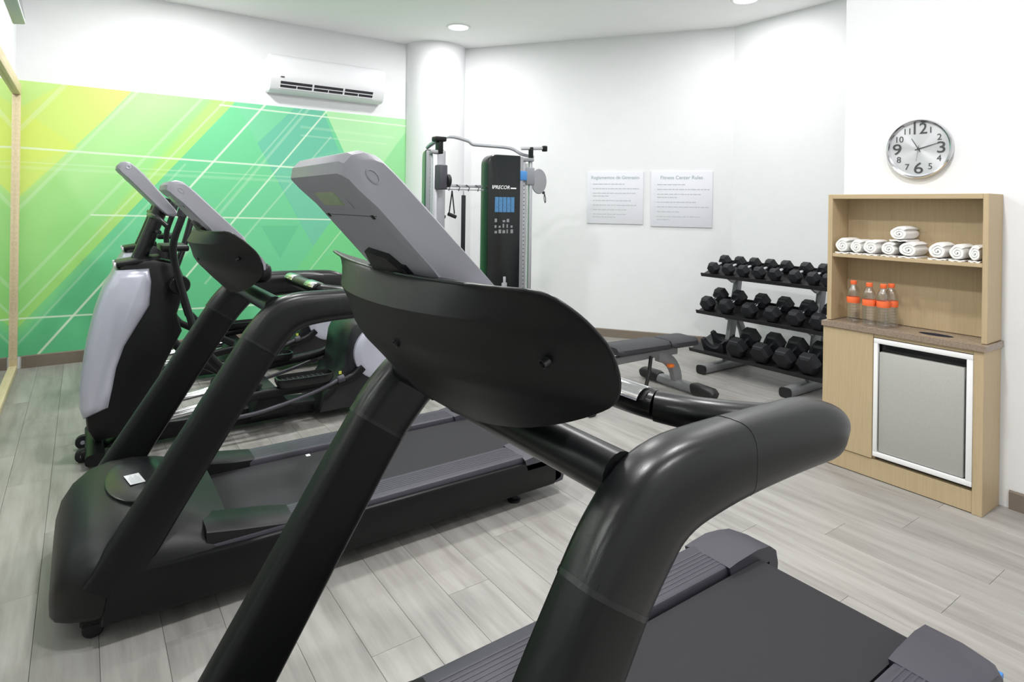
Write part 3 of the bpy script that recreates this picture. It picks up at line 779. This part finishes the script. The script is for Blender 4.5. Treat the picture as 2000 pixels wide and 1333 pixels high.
    for y, d_ in ((-yh, .018), (-yh + .006, .006), (-yh + .018, 0), (yh - .018, 0), (yh - .006, .006), (yh, .018)):
        cx, cz = .49, 1.545; ring = []
        for x, z in prof:
            v = Vector((x - cx, z - cz)); L_ = v.length; v = v * ((L_ - d_) / L_); ring.append((cx + v.x, y, cz + v.y))
        rings.append(ring)
    g.loft(rings); hd = g.build('display_head', 'hood_grey', t, 30)
    # window on the back face near the top, back face normal
    bd = Vector((.50 - .385, 1.475 - 1.601)).normalized(); bn = Vector((bd.y, -bd.x)); bn = bn if bn.x < 0 else -bn
    def backplate(nm, u0, u1, y0, y1, off, m, dpt=.002):
        g = G(); o = Vector((.385, 1.601)); a = o + bd * u0; b2 = o + bd * u1
        g.loft([[(p.x + bn.x * k, y, p.y + bn.y * k) for p, k in ((a, off), (b2, off), (b2, off - dpt), (a, off - dpt))] for y in (y0, y1)]); return g.build(nm, m, hd, 0)
    backplate('window_bezel', -.044, .012, -.060, .090, .0015, 'hood_grey'); backplate('lcd_window', -.038, .004, -.030, .078, .003, 'lcd')
    backplate('seam', .030, .0312, -.130, .130, .0006, 'rail_grey'); backplate('latch', .028, .036, -.118, -.108, .002, 'black_gloss'); backplate('latch', .028, .036, .108, .118, .002, 'black_gloss')
    # dark hinge recess at the bottom of the back face
    g = G(); o = Vector((.385, 1.601)); pp = [o + bd * .120, o + bd * .2, ]
    g.loft([[(q.x + bn.x * k, y, q.y + bn.y * k) for q, k in ((o + bd * u, .012), (o + bd * .22, .03), (o + bd * .22, -.01), (o + bd * u, -.006))] for y, u in ((-.062, .165), (-.035, .128), (.05, .118), (.075, .15))]); g.build('hinge_cover', 'black_plastic', hd, 50)
    # speaker-like oval socket on the side
    for s in (-1, 1):
        Mx = Matrix.Translation((.390, s * (yh - .0015), 1.645)) @ Matrix.Rotation(R(45), 4, 'Y') @ Matrix.Rotation(R(-90 * s), 4, 'X') @ Matrix.Diagonal((1.5, .8, 1, 1))
        g = G(); g.lathe([(.011, -.004), (.011, .0025), (.0085, .003), (.007, -.002), (.002, -.003)], 20, Mx); g.build('side_socket', 'hood_grey', hd)
    # screen on the user's side
    ud = Vector((.650 - .446, 1.437 - 1.642)).normalized(); un = Vector((-ud.y, ud.x)); un = un if un.x > 0 else -un
    g = G(); o = Vector((.446, 1.642)); a = o + ud * .02; b2 = o + ud * .26
    g.loft([[(p.x + un.x * k, y, p.y + un.y * k) for p, k in ((a, .0015), (b2, .0015), (b2, -.002), (a, -.002))] for y in (-.12, .12)]); g.build('screen', 'tv_screen', hd, 0)
    return t
make_treadmill('large black treadmill nearest the camera with grey display head', (0, 1.10, 0))
make_treadmill('black treadmill in the middle, between near treadmill and elliptical', (-.05, 3.06, 0))

# ------------------------------------------------------------------ ellipticals
def make_elliptical(label, loc):
    t = thing('elliptical_trainer', label, 'elliptical', loc, group='elliptical trainers in front of the mural')
    # dark body
    g = G(); g.prism([(.19, 1.215), (.36, 1.225), (.50, 1.19), (.555, 1.05), (.50, .86), (.53, .74), (.44, .55), (.36, .34), (.30, .13), (.06, .10), (.02, .18), (.01, .28), (.06, .72), (.13, 1.08)], -.135, .135, .03); g.build('body', 'black_plastic', t, 40)
    # silver front shroud wraps the front
    sh = [(.10, 1.06), (.155, 1.16), (.335, 1.165), (.348, 1.08), (.340, .93), (.27, .80), (.205, .68), (.165, .55), (.145, .42), (.125, .31), (.0, .262), (-.02, .33), (-.022, .44), (.012, .70), (.052, .90)]
    g = G(); g.prism(sh, -.185, .185, .05); g.build('front_shroud', 'silver_plastic', t, 50)
    g = G(); g.sweep([(.16, 0, 1.19), (.26, 0, 1.205), (.40, 0, 1.215)], [(.13, .022), (.14, .025), (.10, .03)], side=(0, 1, 0), n=20, e=4); cl = g.build('collar', 'black_plastic', t)
    for s in (-1, 1):
        g = G(); g.lathe([(.016, 0), (.016, .012)], 14, Matrix.Translation((.158, s * .10, 1.192)) @ Matrix.Rotation(R(-90), 4, 'Y')); g.build('logo_dot', 'print_white', cl)
    # neck post and console
    g = G(); g.sweep(bez([(.27, 0, 1.18), (.325, 0, 1.32), (.41, 0, 1.56), (.43, 0, 1.62)], 4), [(.05, .045)] * 13, side=(0, 1, 0), n=18, e=2.6); g.build('neck', 'charcoal', t, 60)
    prof = [(.155, 1.80), (.158, 1.822), (.172, 1.838), (.195, 1.845), (.222, 1.84), (.245, 1.822), (.30, 1.77), (.49, 1.53), (.495, 1.51), (.475, 1.495), (.44, 1.50), (.40, 1.535), (.20, 1.752), (.17, 1.78)]
    g = G(); rings = []
    for y, d_ in ((-.15, .02), (-.143, .006), (-.13, 0), (.13, 0), (.143, .006), (.15, .02)):
        ring = []
        for x, z in prof:
            v = Vector((x - .32, z - 1.675)); L_ = v.length; v *= (L_ - d_) / L_; ring.append((.32 + v.x, y, 1.675 + v.y))
        rings.append(ring)
    g.loft(rings); hd = g.build('display_head', 'hood_grey', t, 30)
    g = G(); g.lathe([(.014, -.003), (.014, .002), (.01, .0025), (.006, -.001)], 18, Matrix.Translation((.215, -.1495, 1.81)) @ Matrix.Rotation(R(90), 4, 'X')); g.build('side_socket', 'silver_plastic', hd)
    # fixed front handles
    g = G(); g.tube(bez([(.42, -.26, 1.44), (.36, -.20, 1.50), (.35, 0, 1.50), (.36, .20, 1.50), (.42, .26, 1.44)], 5), .016, 10); g.tube([(.38, -.23, 1.40), (.38, .23, 1.40)], .014, 10); g.build('fixed_handle', 'charcoal', t, 60)
    g = G(); g.rbox(.40, .56, -.17, .17, 1.27, 1.31, .012, 2); g.build('accessory_tray', 'black_plastic', t)
    # swing arms with grips, pivoting at the body
    for s in (-1, 1):
        y = s * .27; ph = .07 * s
        g = G(); g.lathe([(.055, -.05), (.06, -.04), (.06, .04), (.055, .05)], 20, Matrix.Translation((.50, s * .20, 1.06)) @ Matrix.Rotation(R(90), 4, 'X')); pv = g.build('pivot_hub', 'black_plastic', t)
        g = G(); g.tube(bez([(.55 - ph, y + s * .02, .62), (.51, y, 1.02), (.52 + ph, y + s * .03, 1.30), (.57 + ph, y + s * .05, 1.52), (.56 + ph, y + s * .01, 1.64)], 5), .022, 12); sa = g.build('swing_arm', 'charcoal', t, 60)
        g = G(); g.tube([(.562 + ph, y + s * .05, 1.50), (.575 + ph, y + s * .045, 1.56), (.56 + ph, y + s * .008, 1.655)], .029, 12); g.build('grip', 'rubber', sa, 60)
        # link rod to pedal arm
        g = G(); g.sweep([(.555 - ph, y + s * .02, .64), (.70 - ph, y + s * .01, .46), (.92 - ph, y, .33)], [(.016, .030)] * 3, side=(0, 1, 0), n=12); g.build('link_rod', 'black_plastic', t, 50)
        # pedal arm from the track up to the crank
        zo = .05 * s
        g = G(); g.sweep(bez([(.78, y, .25), (1.0, y, .30 + zo * .3), (1.3, y, .315 + zo * .7), (1.60, y, .34 + zo), (1.72, y, .42 + zo)], 4), [(.024, .032)] * 17, side=(0, 1, 0), n=14, e=3.5); g.build('pedal_arm', 'black_plastic', t, 50)
        # foot pedal: tray with rim
        px0, px1, pz = 1.02 - ph, 1.42 - ph, .372 + zo * .5
        g = G(); n = 28; out = []
        def ovl(sx, sy, z):
            r_ = []
            for k in range(n):
                a = 2 * PI * k / n; c_, s_ = math.cos(a), math.sin(a); e = 4
                r_.append(((px0 + px1) / 2 + math.copysign(abs(c_) ** (2 / e), c_) * (px1 - px0) / 2 * sx, y + math.copysign(abs(s_) ** (2 / e), s_) * .085 * sy, z))
            return r_
        g.loft([ovl(.93, .85, pz - .03), ovl(1, 1, pz), ovl(1, 1, pz + .028), ovl(.95, .88, pz + .03), ovl(.93, .84, pz + .004), ovl(.2, .2, pz + .003)]); pd = g.build('pedal', 'charcoal', t, 40)
        g = G(); [g.box(px0 + .05 + k * .035, px0 + .06 + k * .035, y - .06, y + .06, pz + .003, pz + .008) for k in range(9)]; g.build('tread', 'rubber', pd, 0)
        # silver ramp track with wheel
        g = G(); g.tube([(.40, s * .20, .20), (.98, s * .20, .265)], .018, 12); g.tube([(.40, s * .13, .20), (.98, s * .13, .265)], .018, 12); g.build('ramp_track', 'chrome', t, 60)
        g = G(); g.lathe([(.035, -.022), (.04, -.015), (.04, .015), (.035, .022)], 18, Matrix.Translation((.80, s * .235, .27)) @ Matrix.Rotation(R(90), 4, 'X')); g.build('roller', 'rubber', t)
        # low guard tube
        g = G(); g.tube(bez([(.55, s * .33, .17), (.78, s * .345, .175), (1.0, s * .345, .19), (1.3, s * .34, .25), (1.52, s * .32, .315)], 5), .014, 10); g.lathe([(.02, -.02), (.026, -.01), (.026, .03)], 14, Matrix.Translation((1.53, s * .32, .318)) @ Matrix.Rotation(R(75), 4, 'Y')); g.build('guard_tube', 'rail_grey', t, 60)
        # rear flywheel disc
        g = G(); g.lathe([(.02, .012), (.15, .022), (.19, .02), (.205, .008), (.205, -.02)], 40, Matrix.Translation((1.86, s * .265, .47)) @ Matrix.Rotation(R(-90 * s), 4, 'X')); dsc = g.build('flywheel_disc', 'silver_plastic', t, 50)
    # base beam, ramp lift housing, rear housing
    g = G(); g.prism([(.10, .05), (.30, .035), (1.95, .035), (1.98, .10), (1.40, .13), (.95, .155), (.55, .15), (.30, .16)], -.11, .11, .02); g.build('base_beam', 'black_plastic', t, 40)
    g = G(); g.prism([(.93, .10), (1.02, .30), (1.10, .31), (1.25, .12)], -.23, .23, .02); g.build('ramp_support', 'black_plastic', t, 40)
    rear = [(1.40, .06), (1.44, .20), (1.52, .28), (1.585, .38), (1.60, .50), (1.615, .60), (1.655, .68), (1.73, .725), (1.86, .735), (2.0, .71), (2.08, .63), (2.11, .48), (2.09, .28), (2.04, .06)]
    g = G(); g.prism(rear, -.245, .245, .04); rh = g.build('rear_housing', 'black_gloss', t, 40)
    g = G(); g.box(1.545, 1.565, -.252, -.244, .335, .355); g.build('mark', 'yellow_mark', rh, 0)
    for x, hw_ in ((.06, .30), (2.0, .33)):
        g = G(); g.sweep([(x, -hw_, .055), (x, hw_, .055)], [(.035, .05)] * 2, side=(0, 0, 1), n=18, e=3.5); g.build('stabilizer', 'black_plastic', t, 40)
    for s in (-1, 1):
        g = G(); g.lathe([(.028, -.022), (.04, -.018), (.04, .018), (.028, .022)], 22, Matrix.Translation((.0, s * .13, .041)) @ Matrix.Rotation(R(90), 4, 'X')); wh = g.build('wheel', 'rubber', t)
        g = G(); g.lathe([(.013, .02 * 1), (.013, .024)], 14, Matrix.Translation((.0, s * .13, .041)) @ Matrix.Rotation(R(90), 4, 'X')); g.lathe([(.013, -.024), (.013, -.02)], 14, Matrix.Translation((.0, s * .13, .041)) @ Matrix.Rotation(R(90), 4, 'X')); g.build('hub_cap', 'silver_plastic', wh)
        g = G(); g.rbox(-.01, .09, s * .165 - .012, s * .165 + .012, .03, .075, .008, 2); g.build('wheel_fork', 'black_plastic', t)
        g = G(); g.lathe([(.03, .001), (.032, .012), (.018, .02)], 16, Matrix.Translation((2.0, s * .29, 0))); g.build('foot', 'rubber', t)
    return t
make_elliptical('elliptical trainer with silver front shroud just behind the middle treadmill', (0.02, 4.66, 0))
make_elliptical('elliptical trainer against the mural, mostly hidden behind the other elliptical', (0.13, 6.15, 0))

# ------------------------------------------------------------------ functional trainer
t = thing('cable_machine', 'tall cable machine with black panelled towers and angled chin-up bar', 'cable machine', (3.28, 5.2, 0))
def tower(cx, cy, rz_, nm, withprint):
    """black weight shroud with a silver pulley column on its right side, local -y faces out"""
    M_ = Matrix.Translation((cx, cy, 0)) @ Matrix.Rotation(rz_, 4, 'Z')
    hw_ = .185
    # shroud with rounded top corner
    pts = [(-hw_, .05), (hw_, .05), (hw_, 2.07)]
    for k in range(7): a = R(90 + 15 * k); pts.append((-hw_ + .10 + .10 * math.cos(a), 1.97 + .10 * math.sin(a)))
    g = G(); g.prism(pts, -.10, .08, .012); g.xf(M_); sh = g.build('weight_shroud', 'trainer_black', t, 40)
    g = G(); g.rbox(hw_, hw_ + .035, -.095, .085, .05, 2.06, .006, 2); g.xf(M_); g.build('shroud_trim', 'steel_grey', t)
    # pulley column: two silver rails with numbered holes, cables
    g = G(); g.rbox(hw_ + .04, hw_ + .085, -.06, .0, .05, 2.02, .008, 2); g.xf(M_); cl = g.build('column_rail', 'silver_frame', t)
    g = G()
    for k in range(42): z = .25 + k * .04; g.lathe([(.006, 0), (.006, .0012)], 8, Matrix.Translation((hw_ + .0625, -.0605, z)) @ Matrix.Rotation(R(90), 4, 'X'))
    g.xf(M_); g.build('peg_holes', 'dark_void', cl, 0)['kind'] = 'stuff'
    g = G(); g.rbox(hw_ + .135, hw_ + .170, -.05, .0, .05, 2.02, .008, 2); g.xf(M_); g.build('column_rail', 'silver_frame', t)
    for k, (dx, dy) in enumerate(((.10, -.03), (.118, -.02))):
        g = G(); g.tube([(hw_ + dx, dy, .10), (hw_ + dx, dy, 2.0)], .003, 6); g.xf(M_); g.build('cable', 'rail_grey', t)
    g = G(); g.rbox(hw_ + .035, hw_ + .175, -.07, .01, 2.02, 2.055, .008, 2); g.xf(M_); g.build('column_head', 'steel_grey', t)
    return M_, sh, hw_
M1, sh1, hw1 = tower(.235, .0, R(-8), 'right', True)
M2, sh2, hw2 = tower(-.50, .06, R(-112), 'left', False)
t.scale = (1, 1, 1.022)
# base, cross members
g = G(); g.rbox(-.65, .70, -.02, .10, .02, .08, .01, 2); g.rbox(-.68, -.56, -.45, .35, .002, .06, .01, 2); g.rbox(.38, .50, -.45, .35, .002, .06, .01, 2); g.build('base_frame', 'steel_grey', t)
# accessory rail
g = G(); g.rbox(-.60, .02, .0, .03, 1.735, 1.765, .006, 2); g.tube([(-.60, -.02, 1.715), (.02, -.02, 1.715)], .007, 8); rl = g.build('accessory_rail', 'silver_frame', t)
for k in range(5):
    x = -.50 + k * .11; g = G(); g.tube([(x, 0, 1.76), (x + .02, -.03, 1.735), (x, -.04, 1.70)], .005, 8); g.build('hook', 'rail_grey', rl)
# handles hanging
for k, (x, dz, wd) in enumerate(((-.50, -.22, .06), (-.35, -.22, .03))):
    g = G(); g.tube([(x, -.035, 1.70), (x - wd, -.035, 1.70 + dz), ], .007, 6); g.tube([(x, -.035, 1.70), (x + wd, -.035, 1.70 + dz)], .007, 6); st_ = g.build('strap', 'rubber', t)
    g = G(); g.tube([(x - wd - .01, -.035, 1.70 + dz), (x + wd + .01, -.045, 1.70 + dz - .03)], .018, 10); g.build('handle_grip', 'rubber', st_)
g = G(); g.tube([(-.22, -.035, 1.70), (-.22, -.035, 1.66)], .005, 6); rp = g.build('rope_clip', 'silver_frame', t)
g = G(); g.rbox(-.243, -.197, -.043, -.029, 1.06, 1.66, .006, 2); g.build('hanging_strap', 'rubber', t)
# chin-up bar with grips
bar = [(-.58, .05, 2.10), (-.50, .06, 2.15), (-.33, .08, 2.225), (-.12, .08, 2.20), (-.06, .08, 2.17), (.02, .08, 2.165), (.30, .08, 2.165), (.42, .05, 2.15), (.52, .02, 2.10), (.66, .0, 2.08)]
g = G(); g.tube(bez(bar, 4), .017, 10); g.build('chin_up_bar', 'silver_frame', t, 60)
g = G(); g.tube([(.48, -.02, 2.155), (.73, -.12, 2.165)], .017, 10); g.build('side_bar', 'silver_frame', t, 60)
g = G(); g.rbox(.56, .585, -.10, -.04, 2.03, 2.17, .006, 2); g.rbox(.69, .735, -.15, -.10, 2.13, 2.19, .01, 2); g.build('bar_bracket', 'black_plastic', t)
g = G(); g.rbox(-.67, -.56, -.30, -.20, 2.13, 2.175, .012, 2); g.rbox(-.635, -.59, -.29, -.21, 2.02, 2.14, .008, 2); g.build('bar_bracket', 'black_plastic', t)
g = G(); g.tube([(-.62, -.25, 2.15), (-.60, -.05, 2.12), (-.58, .05, 2.10)], .017, 10); g.build('side_bar', 'silver_frame', t, 60)
# pulley carriages
g = G(); g.rbox(.40, .49, -.13, -.02, 1.82, 1.92, .012, 2); g.build('pulley_carriage', 'blue_plastic', t)
g = G(); g.rbox(.49, .60, -.11, -.02, 1.78, 1.96, .012, 2); g.build('pulley_carriage', 'steel_grey', t)
g = G(); g.lathe([(.03, -.02), (.10, -.018), (.105, 0), (.10, .018), (.03, .02)], 28, Matrix.Translation((.66, -.10, 1.82)) @ Matrix.Rotation(R(-20), 4, 'Z') @ Matrix.Rotation(R(90), 4, 'X') @ Matrix.Diagonal((.8, 1.25, 1, 1))); pu = g.build('pulley', 'steel_grey', t, 50)
g = G(); g.tube(bez([(.71, -.10, 1.72), (.735, -.10, 1.70), (.755, -.10, 1.64), (.75, -.10, 1.60), (.735, -.10, 1.64), (.735, -.10, 1.69)], 4), .005, 6); g.lathe([(.012, -.015), (.016, 0), (.012, .015)], 12, Matrix.Translation((.725, -.10, 1.705))); g.build('carabiner', 'rail_grey', pu)
g = G(); g.rbox(-.66, -.58, -.36, -.24, 1.70, 1.92, .012, 2); g.build('pulley_carriage', 'rail_grey', t)
g = G(); g.lathe([(.02, -.02), (.06, -.016), (.06, .016), (.02, .02)], 20, Matrix.Translation((-.565, -.32, 1.78)) @ Matrix.Rotation(R(90), 4, 'Y')); g.build('pulley', 'rubber', t)
# prints on the right shroud (local frame of M1: text on -y face)
Mf = M1 @ Matrix.Translation((0, -.1008, 0))
g = text_geo('PRECOR', .050, Mf @ Matrix.Translation((-.035, 0, 1.745)) @ Matrix.Rotation(R(90), 4, 'X'), shear=.25, bold=.0003)
for k, z in enumerate((1.735,)): 
    s_ = len(g.v); g.box(.07, .135, -.0003, 0, z - .002, z + .010); g.xf(Mf, s_); s_ = len(g.v); g.box(-.135, -.127, -.0003, 0, 1.73, 1.765); g.xf(Mf, s_)
g.build('logo_print', 'print_white', sh1, 0)
g = G()
for k in range(5): g.box(-.105 + k * .045, -.065 + k * .045, -.0008, 0, 1.50, 1.65)
g.xf(Mf); g.build('placard_print', 'print_blue', sh1, 0)['kind'] = 'stuff'
g = G(); rnd = random.Random(5)
for r_ in range(3):
    for k in range(5):
        if rnd.random() < .9: g.box(-.105 + k * .045, -.105 + k * .045 + rnd.uniform(.012, .03), -.0008, 0, 1.40 - r_ * .055, 1.40 - r_ * .055 + rnd.uniform(.02, .04))
g.xf(Mf); g.build('placard_print', 'steel_grey', sh1, 0)['kind'] = 'stuff'
g = G(); g.rbox(-.005, .025, -.012, 0, .60, .86, .004, 2); g.rbox(-.02, .04, -.01, 0, .74, .80, .004, 2); g.xf(Mf); g.build('weight_selector', 'silver_frame', sh1)

# ------------------------------------------------------------------ dumbbell rack
t = thing('dumbbell_rack', 'three tier dumbbell rack with silver legs and black shelves', 'rack', (5.2, 3.32, 0))
TILT = R(19)
RY0, RY1 = -.70, .645          # shelf ends (world 2.62 .. 4.0)
tiers = [(-.05, .29, .185), (.05, .30, .555), (.12, .30, .925)]    # x offset of front lip (world 5.2+..), depth, z of front edge top
def tier_pt(k, u, h=0.0):     # u metres back along the shelf from its front edge, h above the surface
    x0, dp, z0 = tiers[k]; return (x0 - .14 + u * math.cos(TILT) - h * math.sin(TILT), z0 + u * math.sin(TILT) + h * math.cos(TILT))
for k in range(3):
    dp = tiers[k][1] + .06
    pr = [tier_pt(k, -.012, .022), tier_pt(k, -.004, .022), tier_pt(k, 0, 0), tier_pt(k, dp, 0), tier_pt(k, dp + .004, .02), tier_pt(k, dp + .012, .02), tier_pt(k, dp + .01, -.014), tier_pt(k, -.012, -.014)]
    g = G(); g.prism([(x, z) for x, z in pr], RY0, RY1, 0); g.build('shelf', 'tray_black', t, 0)
for y in (-.44, .42):
    g = G(); g.sweep([(-.29, y, .043), (.56, y, .043)], [(.05, .042)] * 2, side=(0, 1, 0), n=20, e=3.2); ft = g.build('foot_beam', 'bench_grey', t, 40)
    for x0, x1 in ((-.312, -.288), (.558, .582)):
        g = G(); g.sweep([(x0, y, .043), (x1, y, .043)], [(.052, .043)] * 2, side=(0, 1, 0), n=20, e=3.2); g.build('end_cap', 'tray_black', ft, 40)
    g = G(); g.sweep([(.10, y, .07), (.17, y, .40), (.30, y, 1.02)], [(.03, .05), (.03, .05), (.03, .04)], side=(0, 1, 0), n=16, e=4); g.build('upright', 'bench_grey', t, 40)
    g = G(); g.sweep([(.46, y, .07), (.34, y, .38), (.20, y, .60)], [(.025, .04)] * 3, side=(0, 1, 0), n=14, e=4); g.build('rear_brace', 'bench_grey', t, 40)
    for k in range(3):
        x, z = tier_pt(k, .20, -.02); g = G(); g.prism([(x - .12, z - .055), (x + .10, z + .02), (x + .10, z - .07), (x, z - .12)], y - .012, y + .012, 0); g.build('shelf_bracket', 'bench_grey', t, 0)
# empty saddle on the lowest shelf
g = G()
for u in (.05, .21):
    o_ = len(g.v)
    pts = []
    for a in range(200, 341, 14): pts.append((.095 * math.cos(R(a)), .115 + .085 * math.sin(R(a))))
    outer = [(-.115, .0), (.115, .0), (.125, .10), (.09, .10)]
    loop = [(-.125, .11), (-.115, 0), (.115, 0), (.125, .11), (.10, .105)] + [p for p in reversed(pts)] + [(-.10, .105)]
    g.loft([[(uu, q[0], q[1]) for q in loop] for uu in (u, u + .05)])
    st = o_
g.box(.05, .26, -.03, .03, .0, .012)
sx, sz = tier_pt(0, 0.0, .001)
g.xf(Matrix.Translation((sx, .40, sz)) @ Matrix.Rotation(-TILT, 4, 'Y')); g.build('saddle', 'rubber', t, 40)
RACK = Vector((5.2, 3.32, 0))
# dumbbells
def make_dumbbell(rad, hl, gap, name='dumbbell'):
    t = thing('hex_dumbbell', 'x', 'dumbbell')
    def head(x0, x1):
        rings = []
        for x, s_ in ((x0, .72), (x0 + .012, .93), (x0 + .022, 1.0), (x1 - .022, 1.0), (x1 - .012, .93), (x1, .72)):
            rings.append([(x, rad * s_ * math.cos(R(60 * k + 30)) , rad * s_ * math.sin(R(60 * k + 30))) for k in range(6)])
        g = G(); g.loft(rings); return g
    for sgn in (-1, 1):
        a, b2 = sgn * gap / 2, sgn * (gap / 2 + hl)
        head(min(a, b2), max(a, b2)).build('head', 'rubber', t, 20)
    g = G(); g.lathe([(.013, -gap / 2 - .004), (.013, -gap / 2 + .01), (.0165, 0), (.013, gap / 2 - .01), (.013, gap / 2 + .004)], 16, Matrix.Rotation(R(90), 4, 'Y')); g.build('handle', 'chrome', t)
    return t
ordn = ['first', 'second', 'third', 'fourth', 'fifth', 'sixth', 'seventh', 'eighth']
tiernm = ['bottom', 'middle', 'top']
specs = [(2, [3.853, 3.680, 3.515, 3.346, 3.185, 2.992, 2.826, 2.69], .063, .085, .115), (1, [3.868, 3.653, 3.401, 3.166, 2.942, 2.735], .077, .105, .115), (0, [3.457, 3.205, 2.985, 2.765], .097, .115, .110)]
for k, ys, rad, hl, gap in specs:
    proto = None
    for i, y in enumerate(ys):
        if proto is None: proto = make_dumbbell(rad, hl, gap); d_ = proto
        else: d_ = dup(proto)
        ap = rad * math.cos(R(30))
        x, z = tier_pt(k, (gap / 2 + hl) + .022, rad * 1.0 + .0015)
        # hex rests on a vertex-free flat: turn by 30 deg so a flat side is down
        d_.rotation_mode = 'XYZ'
        x, z = tier_pt(k, (gap / 2 + hl) + .022, ap + .0015)
        d_.matrix_world = Matrix.Translation((RACK.x + x, y, z)) @ Matrix.Rotation(-TILT, 4, 'Y') @ Matrix.Rotation(R(30 + 0), 4, 'X')
        n_ = len(ys)
        tag(d_, 'black hex dumbbell, %s from the left on the %s shelf of the rack' % (ordn[i], tiernm[k]), 'dumbbell', 'black hex dumbbells on the rack')

# ------------------------------------------------------------------ bench
t = thing('weight_bench', 'black padded adjustable weight bench with grey frame', 'bench', (4.0, 3.58, 0), R(-4))
def pad(x0, x1, nm):
    n = 7
    g = G(); pts = [(-.125, .0), (.125, .0)]
    rings = []
    for x, s_ in ((x0, .80), (x0 + .02, .95), (x0 + .05, 1), (x1 - .05, 1), (x1 - .02, .95), (x1, .80)):
        q = []
        zc = .43
        for a, b2 in ((-.135, -.030), (.135, -.030), (.145, -.015), (.14, .012), (.115, .030), (-.115, .030), (-.14, .012), (-.145, -.015)):
            q.append((x, a * s_, zc + b2 * (.6 + .4 * s_)))
        rings.append(q)
    g.loft(rings); return g.build(nm, 'vinyl', t, 40)
pad(-.46, .13, 'backrest_pad'); pad(.14, .46, 'seat_pad')
g = G(); g.sweep([(-.62, 0, .325), (.12, 0, .345), (.30, 0, .345)], [(.028, .035)] * 3, side=(0, 1, 0), n=14, e=4); g.build('main_beam', 'bench_grey', t, 40)
g = G(); g.rbox(-.2, -.12, -.02, .02, .34, .40, .006, 1); g.rbox(.22, .27, -.02, .02, .34, .40, .006, 1); g.build('pad_mount', 'tray_black', t)
g = G(); g.rbox(-.38, -.02, -.06, .06, .372, .398, .006, 1); g.build('back_plate', 'tray_black', t)
g = G(); g.prism([(.08, .36)] + [(.08 + .28 * math.sin(R(a)), .07 + .29 * math.cos(R(a))) for a in range(10, 91, 10)] + [(.28, .07)] + [(.08 + .19 * math.sin(R(a)), .07 + .19 * math.cos(R(a))) for a in range(80, 9, -10)] + [(.08, .27)], -.03, .03, .006); g.build('curved_post', 'bench_grey', t, 40)
g = G(); g.sweep([(.32, -.40, .05), (.32, .40, .05)], [(.045, .04)] * 2, side=(1, 0, 0), n=18, e=3); sb = g.build('stabilizer', 'bench_grey', t, 40)
for s in (-1, 1):
    g = G(); g.sweep([(.32, s * .20, .052), (.32, s * .22, .058), (.32, s * .40, .055), (.32, s * .425, .045)], [(.05, .048), (.052, .05), (.052, .048), (.045, .035)], side=(1, 0, 0), n=18, e=3); g.build('end_cover', 'tray_black', sb, 40)
g = G(); g.sweep([(-.62, 0, .33), (-.72, 0, .20), (-.80, 0, .06)], [(.03, .03)] * 3, side=(0, 1, 0), n=14, e=4); g.build('front_leg', 'bench_grey', t, 40)
g = G(); g.sweep([(-.80, -.22, .035), (-.80, .22, .035)], [(.04, .035)] * 2, side=(1, 0, 0), n=16, e=3); g.build('front_foot', 'tray_black', t, 40)
g = G(); g.rbox(.16, .22, -.075, -.03, .215, .245, .01, 2); g.build('adjust_lever', 'orange_plastic', t)
g = G(); g.tube([(-.02, -.03, .33), (-.06, -.05, .20), (-.10, -.06, .10)], .016, 10); g.build('support_strut', 'tray_black', t, 60)
